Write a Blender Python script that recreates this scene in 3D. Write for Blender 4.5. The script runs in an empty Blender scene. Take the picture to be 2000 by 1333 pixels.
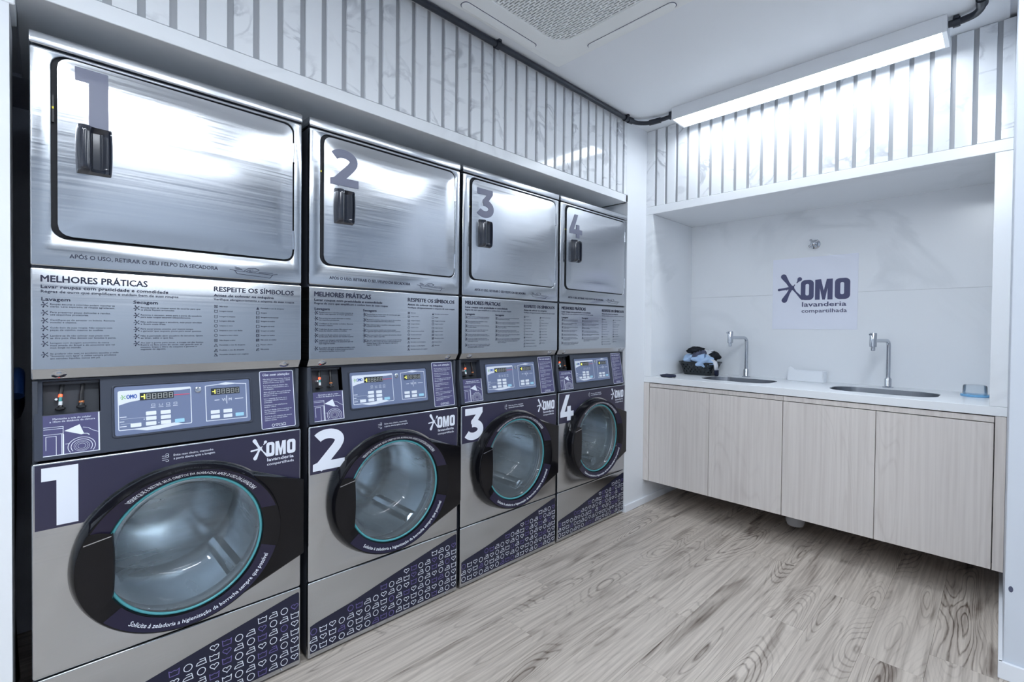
import bpy, bmesh, math, random
from mathutils import Vector, Matrix
random.seed(7)
PI = math.pi
C = bpy.context.scene.collection

# ------------------------------------------------------------------ camera, world, exposure
sc = bpy.context.scene
FPX, PX, PY, CAMX, CAMZ = 936.2722, 998.5026, 654.9769, 1.72, 1.2076
yaw, pit, rol = [math.radians(a) for a in (45.658, .8285, .5576)]
fw = Vector((-math.sin(yaw)*math.cos(pit), math.cos(yaw)*math.cos(pit), -math.sin(pit)))
rt = Vector((math.cos(yaw), math.sin(yaw), 0)); up = rt.cross(fw)
R_ = math.cos(rol)*rt + math.sin(rol)*up
U_ = -math.sin(rol)*rt + math.cos(rol)*up
cam = bpy.data.cameras.new('camera'); camo = bpy.data.objects.new('camera', cam); C.objects.link(camo)
camo.matrix_world = Matrix(((R_.x, U_.x, -fw.x, CAMX), (R_.y, U_.y, -fw.y, 0), (R_.z, U_.z, -fw.z, CAMZ), (0, 0, 0, 1)))
cam.sensor_width = 36; cam.lens = 36*FPX/2000
cam.shift_x = (1000-PX)/2000; cam.shift_y = (PY-666.5)/2000
cam.clip_start = .02
sc.camera = camo
w = bpy.data.worlds.new('world'); sc.world = w; w.use_nodes = True
w.node_tree.nodes['Background'].inputs[0].default_value = (.8, .88, 1, 1)
w.node_tree.nodes['Background'].inputs[1].default_value = .3
sc.view_settings.view_transform = 'Standard'; sc.view_settings.look = 'None'
sc.view_settings.gamma = 1; sc.view_settings.use_curve_mapping = False
sc.view_settings.exposure = 1.74
sc.cycles.max_bounces = 9; sc.cycles.diffuse_bounces = 7; sc.cycles.glossy_bounces = 4; sc.cycles.transmission_bounces = 4; sc.cycles.transparent_max_bounces = 8
sc.cycles.adaptive_threshold = .018; sc.cycles.caustics_reflective = True; sc.cycles.caustics_refractive = False
LAMP_STRENGTH = 16.0; SINK_LAMP = 4.6; SIDE_LAMP = 6.5
LAMP_COLOR = (.86, .93, 1.0)

# ------------------------------------------------------------------ materials
M = {}
def nodes(name):
    m = bpy.data.materials.new(name); m.use_nodes = True; M[name] = m
    nt = m.node_tree; return m, nt, nt.nodes['Principled BSDF']
def setp(b, **k):
    names = dict(base='Base Color', rough='Roughness', metal='Metallic', spec='Specular IOR Level', trans='Transmission Weight',
                 ior='IOR', coat='Coat Weight', crough='Coat Roughness', emis='Emission Color', estr='Emission Strength', aniso='Anisotropic', alpha='Alpha')
    for a, v in k.items():
        s = b.inputs[names[a]]
        s.default_value = (*v, 1) if isinstance(v, tuple) and len(v) == 3 else v
def plain(name, base, rough=.5, metal=0., **k):
    m, nt, b = nodes(name); setp(b, base=base, rough=rough, metal=metal, **k); return m
def nd(nt, t, **k):
    n = nt.nodes.new(t)
    for a, v in k.items():
        if a == 'ins':
            for i, x in v.items(): n.inputs[i].default_value = x
        else: setattr(n, a, v)
    return n
def ln(nt, a, ao, b, bi): nt.links.new(a.outputs[ao], b.inputs[bi])
def coords(nt, scale, rnd=0., kind='Object'):
    tc = nd(nt, 'ShaderNodeTexCoord'); mp = nd(nt, 'ShaderNodeMapping'); mp.inputs['Scale'].default_value = scale
    if rnd:
        oi = nd(nt, 'ShaderNodeObjectInfo'); mu = nd(nt, 'ShaderNodeVectorMath', operation='SCALE'); cb = nd(nt, 'ShaderNodeCombineXYZ')
        for i in range(3): ln(nt, oi, 'Random', cb, i)
        ln(nt, cb, 0, mu, 0); mu.inputs['Scale'].default_value = rnd
        ad = nd(nt, 'ShaderNodeVectorMath', operation='ADD'); ln(nt, tc, kind, ad, 0); ln(nt, mu, 0, ad, 1); ln(nt, ad, 0, mp, 0)
    else: ln(nt, tc, kind, mp, 0)
    return mp
def ramp(nt, stops):
    r = nd(nt, 'ShaderNodeValToRGB'); e = r.color_ramp.elements
    e[0].position, e[0].color = stops[0][0], (*stops[0][1], 1)
    e[1].position, e[1].color = stops[-1][0], (*stops[-1][1], 1)
    for p, c in stops[1:-1]:
        x = e.new(p); x.color = (*c, 1)
    return r
def g(v): return (v, v, v)
def mixc(nt, f, a, b, mode='MIX'):
    m = nd(nt, 'ShaderNodeMix', data_type='RGBA', blend_type=mode)
    for s, i in ((f, 0), (a, 6), (b, 7)):
        if isinstance(s, tuple) and not hasattr(s[0], 'outputs'): m.inputs[i].default_value = (*s, 1)
        elif isinstance(s, (int, float)): m.inputs[i].default_value = s
        else: nt.links.new(s[0].outputs[s[1]], m.inputs[i])
    return m
def bump(nt, b, src, strength, dist=.002):
    n = nd(nt, 'ShaderNodeBump'); n.inputs['Strength'].default_value = strength; n.inputs['Distance'].default_value = dist
    nt.links.new(src[0].outputs[src[1]], n.inputs['Height']); ln(nt, n, 0, b, 'Normal')

def steel(name, base, rough, wav, brush=(2, 3, 260), aniso=.5):
    m, nt, b = nodes(name); setp(b, base=base, metal=1., rough=rough, aniso=aniso)
    mp = coords(nt, brush, 5.); n = nd(nt, 'ShaderNodeTexNoise'); n.inputs['Scale'].default_value = 1.; n.inputs['Detail'].default_value = 4
    ln(nt, mp, 0, n, 'Vector')
    r = ramp(nt, [(.3, g(rough-.05)), (.7, g(rough+.07))]); ln(nt, n, 0, r, 0); ln(nt, r, 0, b, 'Roughness')
    mp2 = coords(nt, (1., 1.5, 3.), 9.); n2 = nd(nt, 'ShaderNodeTexNoise'); n2.inputs['Scale'].default_value = 1.1; n2.inputs['Detail'].default_value = 1
    ln(nt, mp2, 0, n2, 'Vector'); bump(nt, b, (n2, 0), wav, .02)
    return m
steel('steel', (.53, .55, .58), .19, .18, aniso=.3)
steel('steel_door', (.60, .62, .655), .19, .34, aniso=.3)
plain('chrome', (.56, .585, .63), .1, 1.)
plain('sink_steel', (.24, .255, .285), .32, 1.)
steel('drum_steel', (.7, .74, .79), .22, .2, (3, 3, 40), 0.)
plain('machine_side', (.055, .062, .08), .45)
plain('seam_dark', (.012, .013, .018), .6)
plain('console_plastic', (.038, .046, .070), .38)
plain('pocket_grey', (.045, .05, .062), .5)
plain('panel_blue', (.17, .21, .34), .3)
plain('panel_white', (.78, .82, .9), .35)
plain('button_white', (.82, .86, .92), .35)
plain('button_teal', (.36, .66, .82), .35)
plain('display_dark', (.03, .035, .04), .15)
plain('digit_grey', (.36, .37, .35), .4)
plain('digit_yellow', (.75, .8, .05), .4, emis=(.8, .85, .1), estr=.8)
plain('omo_blue', (.02, .10, .42), .4)
plain('omo_green', (.2, .5, .12), .4)
plain('red_line', (.75, .08, .16), .4)
plain('led_red', (.8, .03, .02), .4, emis=(1, .06, .02), estr=1.5)
plain('cable_black', (.008, .008, .01), .4)
plain('cable_white', (.75, .78, .82), .4)
plain('cable_teal', (.05, .32, .33), .4)
plain('cable_orange', (.6, .2, .06), .4)
plain('decal_purple', (.029, .027, .060), .3)
plain('decal_navy', (.008, .010, .033), .3)
plain('label_purple', (.080, .077, .18), .35)
plain('print_white', (.80, .84, .93), .4)
plain('print_lilac', (.16, .13, .36), .4)
plain('print_dark', (.018, .021, .05), .4)
plain('number_grey', (.17, .18, .25), .4, .0)
plain('black_gloss', (.005, .005, .007), .1, spec=.3)
plain('handle_black', (.018, .022, .035), .14, coat=.6, crough=.08)
plain('bezel_decal', (.021, .018, .040), .25, spec=.3)
plain('gasket_teal', (.08, .34, .38), .2)
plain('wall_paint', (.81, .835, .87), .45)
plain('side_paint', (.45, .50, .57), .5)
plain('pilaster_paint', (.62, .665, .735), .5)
plain('ceiling_paint', (.82, .845, .88), .6)
plain('groove_grey', (.42, .435, .46), .6)
plain('baseboard_white', (.82, .85, .9), .3)
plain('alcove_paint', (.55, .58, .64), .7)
plain('lamp_white', (.82, .84, .87), .35)
plain('conduit', (.018, .023, .036), .4)
plain('ac_white', (.86, .875, .87), .4)
plain('ac_dark', (.06, .07, .13), .6)
plain('paper', (.80, .83, .93), .6)
plain('poster_ink', (.075, .08, .17), .5)
plain('basket_dark', (.012, .018, .022), .4)
plain('cloth_navy', (.012, .017, .045), .9)
plain('cloth_black', (.010, .012, .018), .9)
plain('cloth_blue', (.42, .58, .82), .9)
plain('cloth_white', (.72, .75, .80), .9)
plain('cloth_grey', (.09, .10, .16), .9)
plain('plastic_white', (.85, .88, .92), .4)
plain('lid_blue', (.20, .46, .74), .35)
plain('hose_blue', (.02, .07, .25), .4)
plain('pipe_grey', (.35, .35, .36), .4)
plain('latch_yellow', (.7, .6, .02), .5)

for nm, st in (('lamp_lens', LAMP_STRENGTH), ('lamp_lens_dim', SINK_LAMP), ('lamp_lens_side', SIDE_LAMP)):
    plain(nm, (.9, .9, .9), .4, emis=LAMP_COLOR, estr=st)

def glass(name, tint, fres, body=.12, bodycol=(.5, .8, .85)):
    m, nt, b = nodes(name); nt.nodes.remove(b); out = nt.nodes['Material Output']
    t = nd(nt, 'ShaderNodeBsdfTransparent'); t.inputs[0].default_value = (*tint, 1)
    gl = nd(nt, 'ShaderNodeBsdfGlossy'); gl.inputs['Roughness'].default_value = .03
    df = nd(nt, 'ShaderNodeBsdfDiffuse'); df.inputs[0].default_value = (*bodycol, 1)
    f = nd(nt, 'ShaderNodeFresnel'); f.inputs[0].default_value = fres
    mb = nd(nt, 'ShaderNodeMixShader'); mb.inputs[0].default_value = body; ln(nt, t, 0, mb, 1); ln(nt, df, 0, mb, 2)
    mx = nd(nt, 'ShaderNodeMixShader'); ln(nt, f, 0, mx, 0); ln(nt, mb, 0, mx, 1); ln(nt, gl, 0, mx, 2); ln(nt, mx, 0, out, 0)
glass('door_glass', (.90, .96, .975), 1.45, .12, (.72, .82, .88))
glass('clear_plastic', (.92, .95, .97), 1.3, .18, (.8, .85, .9))

def marble(name, vein, amount, scale=1.6, rnd=7., rough=.12, base=(.83, .855, .885)):
    m, nt, b = nodes(name); setp(b, rough=rough)
    mp = coords(nt, (scale, scale, scale*1.5), rnd)
    n0 = nd(nt, 'ShaderNodeTexNoise'); n0.inputs['Scale'].default_value = 1.3; n0.inputs['Detail'].default_value = 7; n0.inputs['Distortion'].default_value = 1.1
    ln(nt, mp, 0, n0, 'Vector')
    r = ramp(nt, [(.455, g(0)), (.495, g(1)), (.51, g(.9)), (.55, g(0))]); ln(nt, n0, 0, r, 0)
    n1 = nd(nt, 'ShaderNodeTexNoise'); n1.inputs['Scale'].default_value = .9; n1.inputs['Detail'].default_value = 2; ln(nt, mp, 0, n1, 'Vector')
    r1 = ramp(nt, [(.46, g(0)), (.68, g(amount))]); ln(nt, n1, 0, r1, 0)
    mu = nd(nt, 'ShaderNodeMath', operation='MULTIPLY'); ln(nt, r, 0, mu, 0); ln(nt, r1, 0, mu, 1)
    mx = mixc(nt, (mu, 0), base, vein); ln(nt, mx, 2, b, 'Base Color')
marble('marble_slat', (.46, .48, .52), .9, 3.2, 11., .1)
marble('marble_slab', (.64, .67, .70), .55, .9, 3., .2)
marble('marble_trim', (.66, .68, .71), .5, 1.2, 3., .25)

def wood(name, light, dark, sx, sy, ringn, amt, axis, rough, rnd=13., fine=.35, knots=.6):
    """grain made from contour lines of a stretched noise field; axis is the long direction"""
    m, nt, b = nodes(name); setp(b, rough=rough)
    s = [sx, sx, sx]; s[axis] = sy
    def noise(scale, detail, dist=0.):
        mp = coords(nt, tuple(scale), rnd); n = nd(nt, 'ShaderNodeTexNoise'); n.inputs['Scale'].default_value = 1.
        n.inputs['Detail'].default_value = detail; n.inputs['Distortion'].default_value = dist; ln(nt, mp, 0, n, 'Vector'); return n
    n0 = noise(s, 1.0, .25)
    s3 = [sx*9]*3; s3[axis] = sy*6; n3 = noise(s3, 3.)
    ma = nd(nt, 'ShaderNodeMath', operation='MULTIPLY_ADD'); ma.inputs[1].default_value = .028; ln(nt, n3, 0, ma, 0); ln(nt, n0, 0, ma, 2)
    mu = nd(nt, 'ShaderNodeMath', operation='MULTIPLY'); mu.inputs[1].default_value = ringn; ln(nt, ma, 0, mu, 0)
    fr = nd(nt, 'ShaderNodeMath', operation='PINGPONG'); fr.inputs[1].default_value = 1.; ln(nt, mu, 0, fr, 0)
    rr = ramp(nt, [(.0, g(1)), (.18, g(.5)), (.42, g(0))]); ln(nt, fr, 0, rr, 0)
    msk = ramp(nt, [(.36, g(.6)), (.45, g(.12)), (.55, g(.2)), (.64, g(.85)), (.74, g(1))]); ln(nt, n0, 0, msk, 0)
    ring = nd(nt, 'ShaderNodeMath', operation='MULTIPLY'); ln(nt, rr, 0, ring, 0); ln(nt, msk, 0, ring, 1)
    s2 = [sx*16]*3; s2[axis] = sy*2.2; n2 = noise(s2, 4.)
    r2 = ramp(nt, [(.38, g(0)), (.68, g(fine))]); ln(nt, n2, 0, r2, 0)
    s4 = [sx*2.2]*3; s4[axis] = sy*2.0; n4 = noise(s4, 5., .6)
    pt = ramp(nt, [(.56, g(0)), (.74, g(knots))]); ln(nt, n4, 0, pt, 0)
    a1 = nd(nt, 'ShaderNodeMath', operation='MULTIPLY_ADD'); a1.inputs[1].default_value = amt; ln(nt, ring, 0, a1, 0); ln(nt, r2, 0, a1, 2)
    a2 = nd(nt, 'ShaderNodeMath', operation='ADD', use_clamp=True); ln(nt, a1, 0, a2, 0); ln(nt, pt, 0, a2, 1)
    mx = mixc(nt, (a2, 0), light, dark)
    oi = nd(nt, 'ShaderNodeObjectInfo'); hr = ramp(nt, [(0, g(.95)), (1, g(1.03))]); ln(nt, oi, 'Random', hr, 0)
    mm = mixc(nt, 1., (mx, 2), (hr, 0), 'MULTIPLY'); ln(nt, mm, 2, b, 'Base Color')
    return m
wood('floor_wood', (.59, .525, .462), (.115, .085, .068), 5.5, .95, 64., .66, 1, .40, 13., .42, .62)
wood('cabinet_wood', (.72, .675, .645), (.55, .50, .475), 5., .7, 40., .35, 2, .45, 5., .5, .2)

# ------------------------------------------------------------------ mesh helpers
def mesh_obj(name, verts, faces, mat, parent=None, smooth=False, bevel=0., segs=2, loc=None, angle=.6):
    me = bpy.data.meshes.new(name)
    bm = bmesh.new(); vs = [bm.verts.new(v) for v in verts]
    for f in faces:
        try: bm.faces.new([vs[i] for i in f])
        except ValueError: pass
    bmesh.ops.recalc_face_normals(bm, faces=bm.faces) if bevel else None
    if bevel:
        es = [e for e in bm.edges if len(e.link_faces) == 2 and e.calc_face_angle(0) > angle]
        bmesh.ops.bevel(bm, geom=es, offset=bevel, segments=segs, affect='EDGES', profile=.5, clamp_overlap=True)
    bm.to_mesh(me); bm.free()
    if smooth:
        me.polygons.foreach_set('use_smooth', [True]*len(me.polygons))
        if smooth != 'all': me.set_sharp_from_angle(angle=math.radians(22 if smooth == 'crisp' else 38))
    me.materials.append(M[mat])
    o = bpy.data.objects.new(name, me); C.objects.link(o); o.parent = parent
    if loc: o.location = loc
    return o
class MB:
    def __init__(s): s.v = []; s.f = []
    def add(s, vs, fs):
        n = len(s.v); s.v += [tuple(v) for v in vs]; s.f += [tuple(i+n for i in f) for f in fs]; return s
    def box(s, x0, x1, y0, y1, z0, z1):
        return s.add([(x, y, z) for x in (x0, x1) for y in (y0, y1) for z in (z0, z1)],
                     [(0, 1, 3, 2), (4, 6, 7, 5), (0, 4, 5, 1), (2, 3, 7, 6), (0, 2, 6, 4), (1, 5, 7, 3)])
    def prism_y(s, prof, y0, y1):          # profile in (x,z), extruded along y
        n = len(prof)
        return s.add([(x, y0, z) for x, z in prof]+[(x, y1, z) for x, z in prof],
                     [tuple(range(n))[::-1], tuple(range(n, 2*n))]+[(i, (i+1) % n, (i+1) % n+n, i+n) for i in range(n)])
    def tube(s, pts, r, n=12, caps=True):
        pts = [Vector(p) for p in pts]; rings = []; prev = None
        for i, p in enumerate(pts):
            d = (pts[min(i+1, len(pts)-1)]-pts[max(i-1, 0)]).normalized()
            if prev is None:
                a = Vector((0, 0, 1)) if abs(d.z) < .9 else Vector((1, 0, 0)); nrm = d.cross(a).normalized()
            else: nrm = (prev-d*prev.dot(d)).normalized()
            prev = nrm; b = d.cross(nrm); rr = r[i] if isinstance(r, (list, tuple)) else r
            rings.append([p+nrm*rr*math.cos(2*PI*k/n)+b*rr*math.sin(2*PI*k/n) for k in range(n)])
        return s.rings(rings, caps)
    def rings(s, rings, caps=True, closed=True):
        n = len(rings[0]); vs = [v for r in rings for v in r]; fs = []
        for i in range(len(rings)-1):
            for k in range(n if closed else n-1):
                a, b = i*n+k, i*n+(k+1) % n; fs.append((a, b, b+n, a+n))
        if caps: fs += [tuple(range(n))[::-1], tuple(range((len(rings)-1)*n, len(rings)*n))]
        return s.add(vs, fs)
    def build(s, name, mat, parent=None, **k): return mesh_obj(name, s.v, s.f, mat, parent, **k)
def rr(u0, v0, u1, v1, r, n=5):
    o = []
    for cx, cy, a0 in ((u1-r, v1-r, 0), (u0+r, v1-r, 90), (u0+r, v0+r, 180), (u1-r, v0+r, 270)):
        for k in range(n+1):
            a = math.radians(a0+90*k/n); o.append((cx+r*math.cos(a), cy+r*math.sin(a)))
    return o
def rect(u0, v0, u1, v1): return [(u0, v0), (u1, v0), (u1, v1), (u0, v1)]
def ell(cu, cv, a, b, n=48, a0=0., a1=2*PI, close=False):
    k = n+1 if close else n
    return [(cu+a*math.cos(a0+(a1-a0)*i/n), cv+b*math.sin(a0+(a1-a0)*i/n)) for i in range(k)]
def fill2d(loops):
    """2-D loops (holes by even-odd) -> verts, faces"""
    cu = bpy.data.curves.new('tmp', 'CURVE'); cu.dimensions = '2D'; cu.fill_mode = 'BOTH'
    for lp in loops:
        s = cu.splines.new('POLY'); s.points.add(len(lp)-1); s.use_cyclic_u = True
        for p, q in zip(s.points, lp): p.co = (q[0], q[1], 0, 1)
    ob = bpy.data.objects.new('tmp', cu); me = bpy.data.meshes.new_from_object(ob)
    v = [tuple(x.co[:2]) for x in me.vertices]; f = [tuple(p.vertices) for p in me.polygons]
    bpy.data.objects.remove(ob); bpy.data.curves.remove(cu); bpy.data.meshes.remove(me)
    return v, f
def text2d(txt, u, v, cap, width=None, bold=0., align='LEFT', spacing=1., shear=0.):
    """lettering as flat polygons: (u,v) is the left end of the base line"""
    cu = bpy.data.curves.new('tmp', 'FONT'); cu.body = txt; cu.size = 1.; cu.fill_mode = 'FRONT'; cu.resolution_u = 2
    cu.space_character = spacing; cu.offset = bold; cu.shear = shear
    ob = bpy.data.objects.new('tmp', cu); me = bpy.data.meshes.new_from_object(ob)
    vs = [tuple(x.co[:2]) for x in me.vertices]; fs = [tuple(p.vertices) for p in me.polygons]
    bpy.data.objects.remove(ob); bpy.data.curves.remove(cu); bpy.data.meshes.remove(me)
    if not vs: return [], []
    k = cap/.69; x0 = min(p[0] for p in vs); x1 = max(p[0] for p in vs)
    kx = width/(x1-x0) if width else k
    off = -x0*kx if align == 'LEFT' else -(x0+x1)/2*kx
    return [(u+p[0]*kx+off, v+p[1]*k) for p in vs], fs
def stroke(pts, wd, closed=False):
    n = len(pts); L, Rr = [], []
    P = [Vector(p) for p in pts]
    for i in range(n):
        a = P[i-1] if (i > 0 or closed) else None; b = P[(i+1) % n] if (i < n-1 or closed) else None
        d1 = (P[i]-a).normalized() if a is not None else None; d2 = (b-P[i]).normalized() if b is not None else None
        if d1 is None: d1 = d2
        if d2 is None: d2 = d1
        n1 = Vector((-d1.y, d1.x)); n2 = Vector((-d2.y, d2.x)); m = (n1+n2)
        m = m.normalized() if m.length > 1e-6 else n1
        k = wd/2/max(.45, m.dot(n1))
        L.append(P[i]+m*k); Rr.append(P[i]-m*k)
    vs = [tuple(p) for p in L]+[tuple(p) for p in Rr]; fs = []
    for i in range(n if closed else n-1):
        j = (i+1) % n; fs.append((i+n, j+n, j, i))
    return vs, fs
class Flat:
    """collects flat print in (u,v) and maps it on a surface; overlapping pieces get hair-thin layers"""
    def __init__(s): s.v = []; s.f = []; s.l = []; s.k = 0
    def add(s, vf):
        n = len(s.v); s.v += list(vf[0]); s.f += [tuple(i+n for i in f) for f in vf[1]]
        s.l += list(vf[2]) if len(vf) > 2 else [s.k % 6]*len(vf[0]); s.k += 1; return s
    def poly(s, *loops): return s.add(fill2d(loops))
    def text(s, *a, bold=0., **k):
        if bold < .008: return s.add(text2d(*a, bold=bold, **k))
        v, f = text2d(*a, **k); d = bold*a[3]/.69          # heavy face: the same word struck several times
        for dx, dy in ((-d, 0), (d, 0), (0, -d*.7), (0, d*.7)): s.add(([(p[0]+dx, p[1]+dy) for p in v], f))
        return s
    def stroke(s, *a, **k): return s.add(stroke(*a, **k))
    def build(s, name, mat, parent, fn, nrm=(1, 0, 0), **k):
        V = []
        for (u, v), l in zip(s.v, s.l):
            p = fn(u, v); V.append((p[0]+nrm[0]*l*.00012, p[1]+nrm[1]*l*.00012, p[2]+nrm[2]*l*.00012))
        return mesh_obj(name, V, s.f, mat, parent, **k)
def slab(name, loops, fn, t, mat, parent, smooth=False, bevel=0.):
    """2-D outline with holes given thickness; fn(u,v,h)"""
    v, f = fill2d(loops); n = len(v)
    V = [fn(a, b, 0) for a, b in v]+[fn(a, b, -t) for a, b in v]
    F = list(f)+[tuple(i+n for i in reversed(q)) for q in f]
    from collections import Counter
    cnt = Counter(tuple(sorted((q[i], q[(i+1) % len(q)]))) for q in f for i in range(len(q)))
    for q in f:
        for i in range(len(q)):
            a, b = q[i], q[(i+1) % len(q)]
            if cnt[tuple(sorted((a, b)))] == 1: F.append((b, a, a+n, b+n))
    if bevel:
        # bevel only the visible front rim
        me_o = mesh_obj(name, V, F, mat, parent, smooth=False)
        bm = bmesh.new(); bm.from_mesh(me_o.data); bm.verts.ensure_lookup_table()
        bmesh.ops.recalc_face_normals(bm, faces=bm.faces)
        es = [e for e in bm.edges if e.verts[0].index < n and e.verts[1].index < n and len(e.link_faces) == 2 and e.calc_face_angle(0) > .8]
        bmesh.ops.bevel(bm, geom=es, offset=bevel, segments=2, affect='EDGES', profile=.5)
        bm.to_mesh(me_o.data); bm.free(); 
        if smooth: me_o.data.polygons.foreach_set('use_smooth', [True]*len(me_o.data.polygons)); me_o.data.set_sharp_from_angle(angle=math.radians(50))
        return me_o
    return mesh_obj(name, V, F, mat, parent, smooth=smooth)
def lathe_x(prof, cy, cz, n=56):
    """profile of (x, r) turned about the x axis"""
    return [[(x, cy+r*math.cos(2*PI*k/n), cz+r*math.sin(2*PI*k/n)) for k in range(n)] for x, r in prof]
def lathe_z(prof, cx, cy, n=24):
    return [[(cx+r*math.cos(2*PI*k/n), cy+r*math.sin(2*PI*k/n), z) for k in range(n)] for r, z in prof]
def thing(name, label, cat, loc=(0, 0, 0), group=None):
    o = bpy.data.objects.new(name, None); C.objects.link(o); o.location = loc; o.empty_display_size = .05
    return tag(o, label, cat, group)
def tag(o, label, cat, group=None):
    o['label'] = label; o['category'] = cat
    if group: o['group'] = group
    return o
def struct(o, label=None):
    o['kind'] = 'structure'
    if label: o['label'] = label
    return o
def copy_tree(o, parent=None):
    c = o.copy(); C.objects.link(c); c.parent = parent
    for ch in list(o.children): copy_tree(ch, c)
    return c

# ------------------------------------------------------------------ the room
YB, YN, CEIL, XR = 2.9651, 3.555, 2.56, 1.742
BAND0, BAND1 = 2.034, 2.083        # marble band above the machines
B0, B1 = 1.992, 2.045              # beam above the counter niche
# floor with planks
fl = struct(MB().box(-1.0, 3.5, -2.3, 3.7, -.06, -.004).build('floor', 'seam_dark'))
PW, PL, GAP = .183, 1.22, .0005
pm = MB().box(-PW/2+GAP/2, PW/2-GAP/2, -PL/2+GAP/2, PL/2-GAP/2, -.006, 0)
plank0 = None; rndm = random.Random(3)
ix = 0; x = -.92
while x < 3.45:
    y = -2.3+rndm.random()*PL*.9-.3
    while y-PL/2 < 3.56:
        if plank0 is None:
            plank0 = pm.build('plank', 'floor_wood', fl, bevel=.0005, segs=1); o = plank0
        else:
            o = plank0.copy(); C.objects.link(o)
        o.location = (x, y, 0); y += PL
    x += PW
# ceiling
cl = struct(MB().box(-1.0, 1.722, -2.3, 3.7, CEIL, CEIL+.12).box(1.722, 3.5, -2.3, 2.40, CEIL, CEIL+.12)
            .box(1.722, 1.95, 2.40, 3.7, CEIL+.014, CEIL+.12).build('ceiling', 'ceiling_paint'))
# left wall: column next to the niche, plain wall towards the viewer, backing over the machines
wl = struct(MB().box(-.98, 0, 2.731, 3.7, 0, BAND0).box(-.98, 0, 2.713, 3.7, BAND0, CEIL)
            .box(-.98, 0, -2.3, -.16, 0, CEIL).box(-.17, 0, -.16, -.057, 0, 1.995).box(-.98, -.012, -.16, 2.714, BAND0+.012, CEIL)
            .build('wall_left', 'wall_paint'))
bk = struct(MB().box(-.0135, -.0115, -.05, 2.713, BAND1-.005, CEIL-.002).build('trim_6', 'groove_grey'))
def slats(parent, edges, fn, z0, z1):
    for i, (a, b) in enumerate(edges):
        n = b-a; mb = MB(); P = [fn(p, d) for p in (a, b) for d in (0, .012)]
        mb.add([(q[0], q[1], z) for z in (z0, z1) for q in P], [(0, 1, 3, 2), (4, 6, 7, 5), (0, 4, 5, 1), (2, 3, 7, 6), (0, 2, 6, 4), (1, 5, 7, 3)])
        c = [sum(v[k] for v in mb.v)/8 for k in range(3)]
        mb.v = [tuple(v[k]-c[k] for k in range(3)) for v in mb.v]
        mb.build('slat', 'marble_slat', parent, bevel=.0012, segs=1, loc=c)
ed = []; k = 23; hi = 2.713
while True:
    g0 = .943+.07496*k
    if g0+.02 < -.05: break
    ed.append((g0+.0195, hi)); hi = g0; k -= 1
ed.append((-.05, hi)) if hi > -.04 else None
slats(wl, [e for e in ed if e[1]-e[0] > .01], lambda p, d: (-d, p), BAND1, CEIL-.003)
struct(MB().box(-.6, .0, -.047, 2.731, BAND0, BAND1-.0015).build('trim_1', 'marble_trim', bevel=.0015, segs=1))
struct(MB().box(-.124, .002, -.30, -.047, 1.995, CEIL-.003).build('trim_2', 'wall_paint', bevel=.002, segs=1))
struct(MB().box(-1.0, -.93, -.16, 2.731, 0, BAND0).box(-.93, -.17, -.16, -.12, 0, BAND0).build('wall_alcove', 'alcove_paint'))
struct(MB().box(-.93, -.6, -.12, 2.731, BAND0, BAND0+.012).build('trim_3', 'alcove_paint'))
# back wall
wb = struct(MB().box(0, XR, YB+.012, 3.7, B0+.012, CEIL).box(-.98, 2.2, YN+.012, 3.7, 0, B0+.012).build('wall_back', 'groove_grey'))
ed = []; lo = 0.
for k in range(23):
    g0 = .0595+.0739*k; ed.append((lo, g0)); lo = g0+.0175
ed.append((lo, XR))
slats(wb, ed, lambda p, d: (p, YB+d), B1, CEIL-.003)
struct(MB().box(.0, XR, YB-.001, YB+.014, B0, B1-.0015).build('trim_4', 'marble_trim', bevel=.0015, segs=1), 'marble beam along the top of the counter niche')
nb = struct(MB().box(.0, XR, YN+.008, YN+.012, 0, B0).build('wall_niche', 'groove_grey'))
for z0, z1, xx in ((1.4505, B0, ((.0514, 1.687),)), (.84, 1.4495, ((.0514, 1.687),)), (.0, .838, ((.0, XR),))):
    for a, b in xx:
        MB().box((a-b)/2+.0005, (b-a)/2-.0005, 0, .008, z0, z1).build('panel', 'marble_slab' if z0 > .1 else 'pocket_grey', nb, loc=((a+b)/2, YN, 0))  # lowest panel coloured dark to stand in for the shade under the cabinets
struct(MB().box(.0, .0514, YB, YN+.008, .887, B0-.001).build('wall_niche_left', 'marble_slab', bevel=.001, segs=1))
struct(MB().box(1.687, XR, YB, YN+.008, .887, B0-.001).build('wall_niche_right', 'marble_slab', bevel=.001, segs=1))
struct(MB().box(.0, XR, YB+.014, YN+.008, B0, B0+.012).build('trim_5', 'marble_slab'))
# right pilaster and the rest of the room behind the viewer
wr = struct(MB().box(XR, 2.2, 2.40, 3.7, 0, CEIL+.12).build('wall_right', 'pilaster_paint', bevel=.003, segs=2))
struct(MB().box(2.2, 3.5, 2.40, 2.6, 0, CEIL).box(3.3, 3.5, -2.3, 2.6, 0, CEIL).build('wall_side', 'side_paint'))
struct(MB().box(-1.0, 3.5, -2.4, -2.2, 0, CEIL).build('wall_rear', 'wall_paint'))
struct(MB().box(0, .012, 2.733, YN, 0, .046).build('baseboard_left', 'baseboard_white', bevel=.003))
struct(MB().box(XR-.012, XR, 2.3885, YN, 0, .06).build('baseboard_right', 'baseboard_white', bevel=.002))
struct(MB().box(XR-.0115, 2.2, 2.388, 2.40, 0, .06).build('baseboard_front', 'baseboard_white', bevel=.002))
chip = MB().rings([[(1.757+.006*math.cos(a)*r, 2.3995-d, .318+.011*math.sin(a)*r) for a in [2*PI*k/10 for k in range(10)]] for r, d in ((1, 0), (.9, .0008))])
cp = chip.build('paint_chip', 'cloth_grey', wr)

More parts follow.
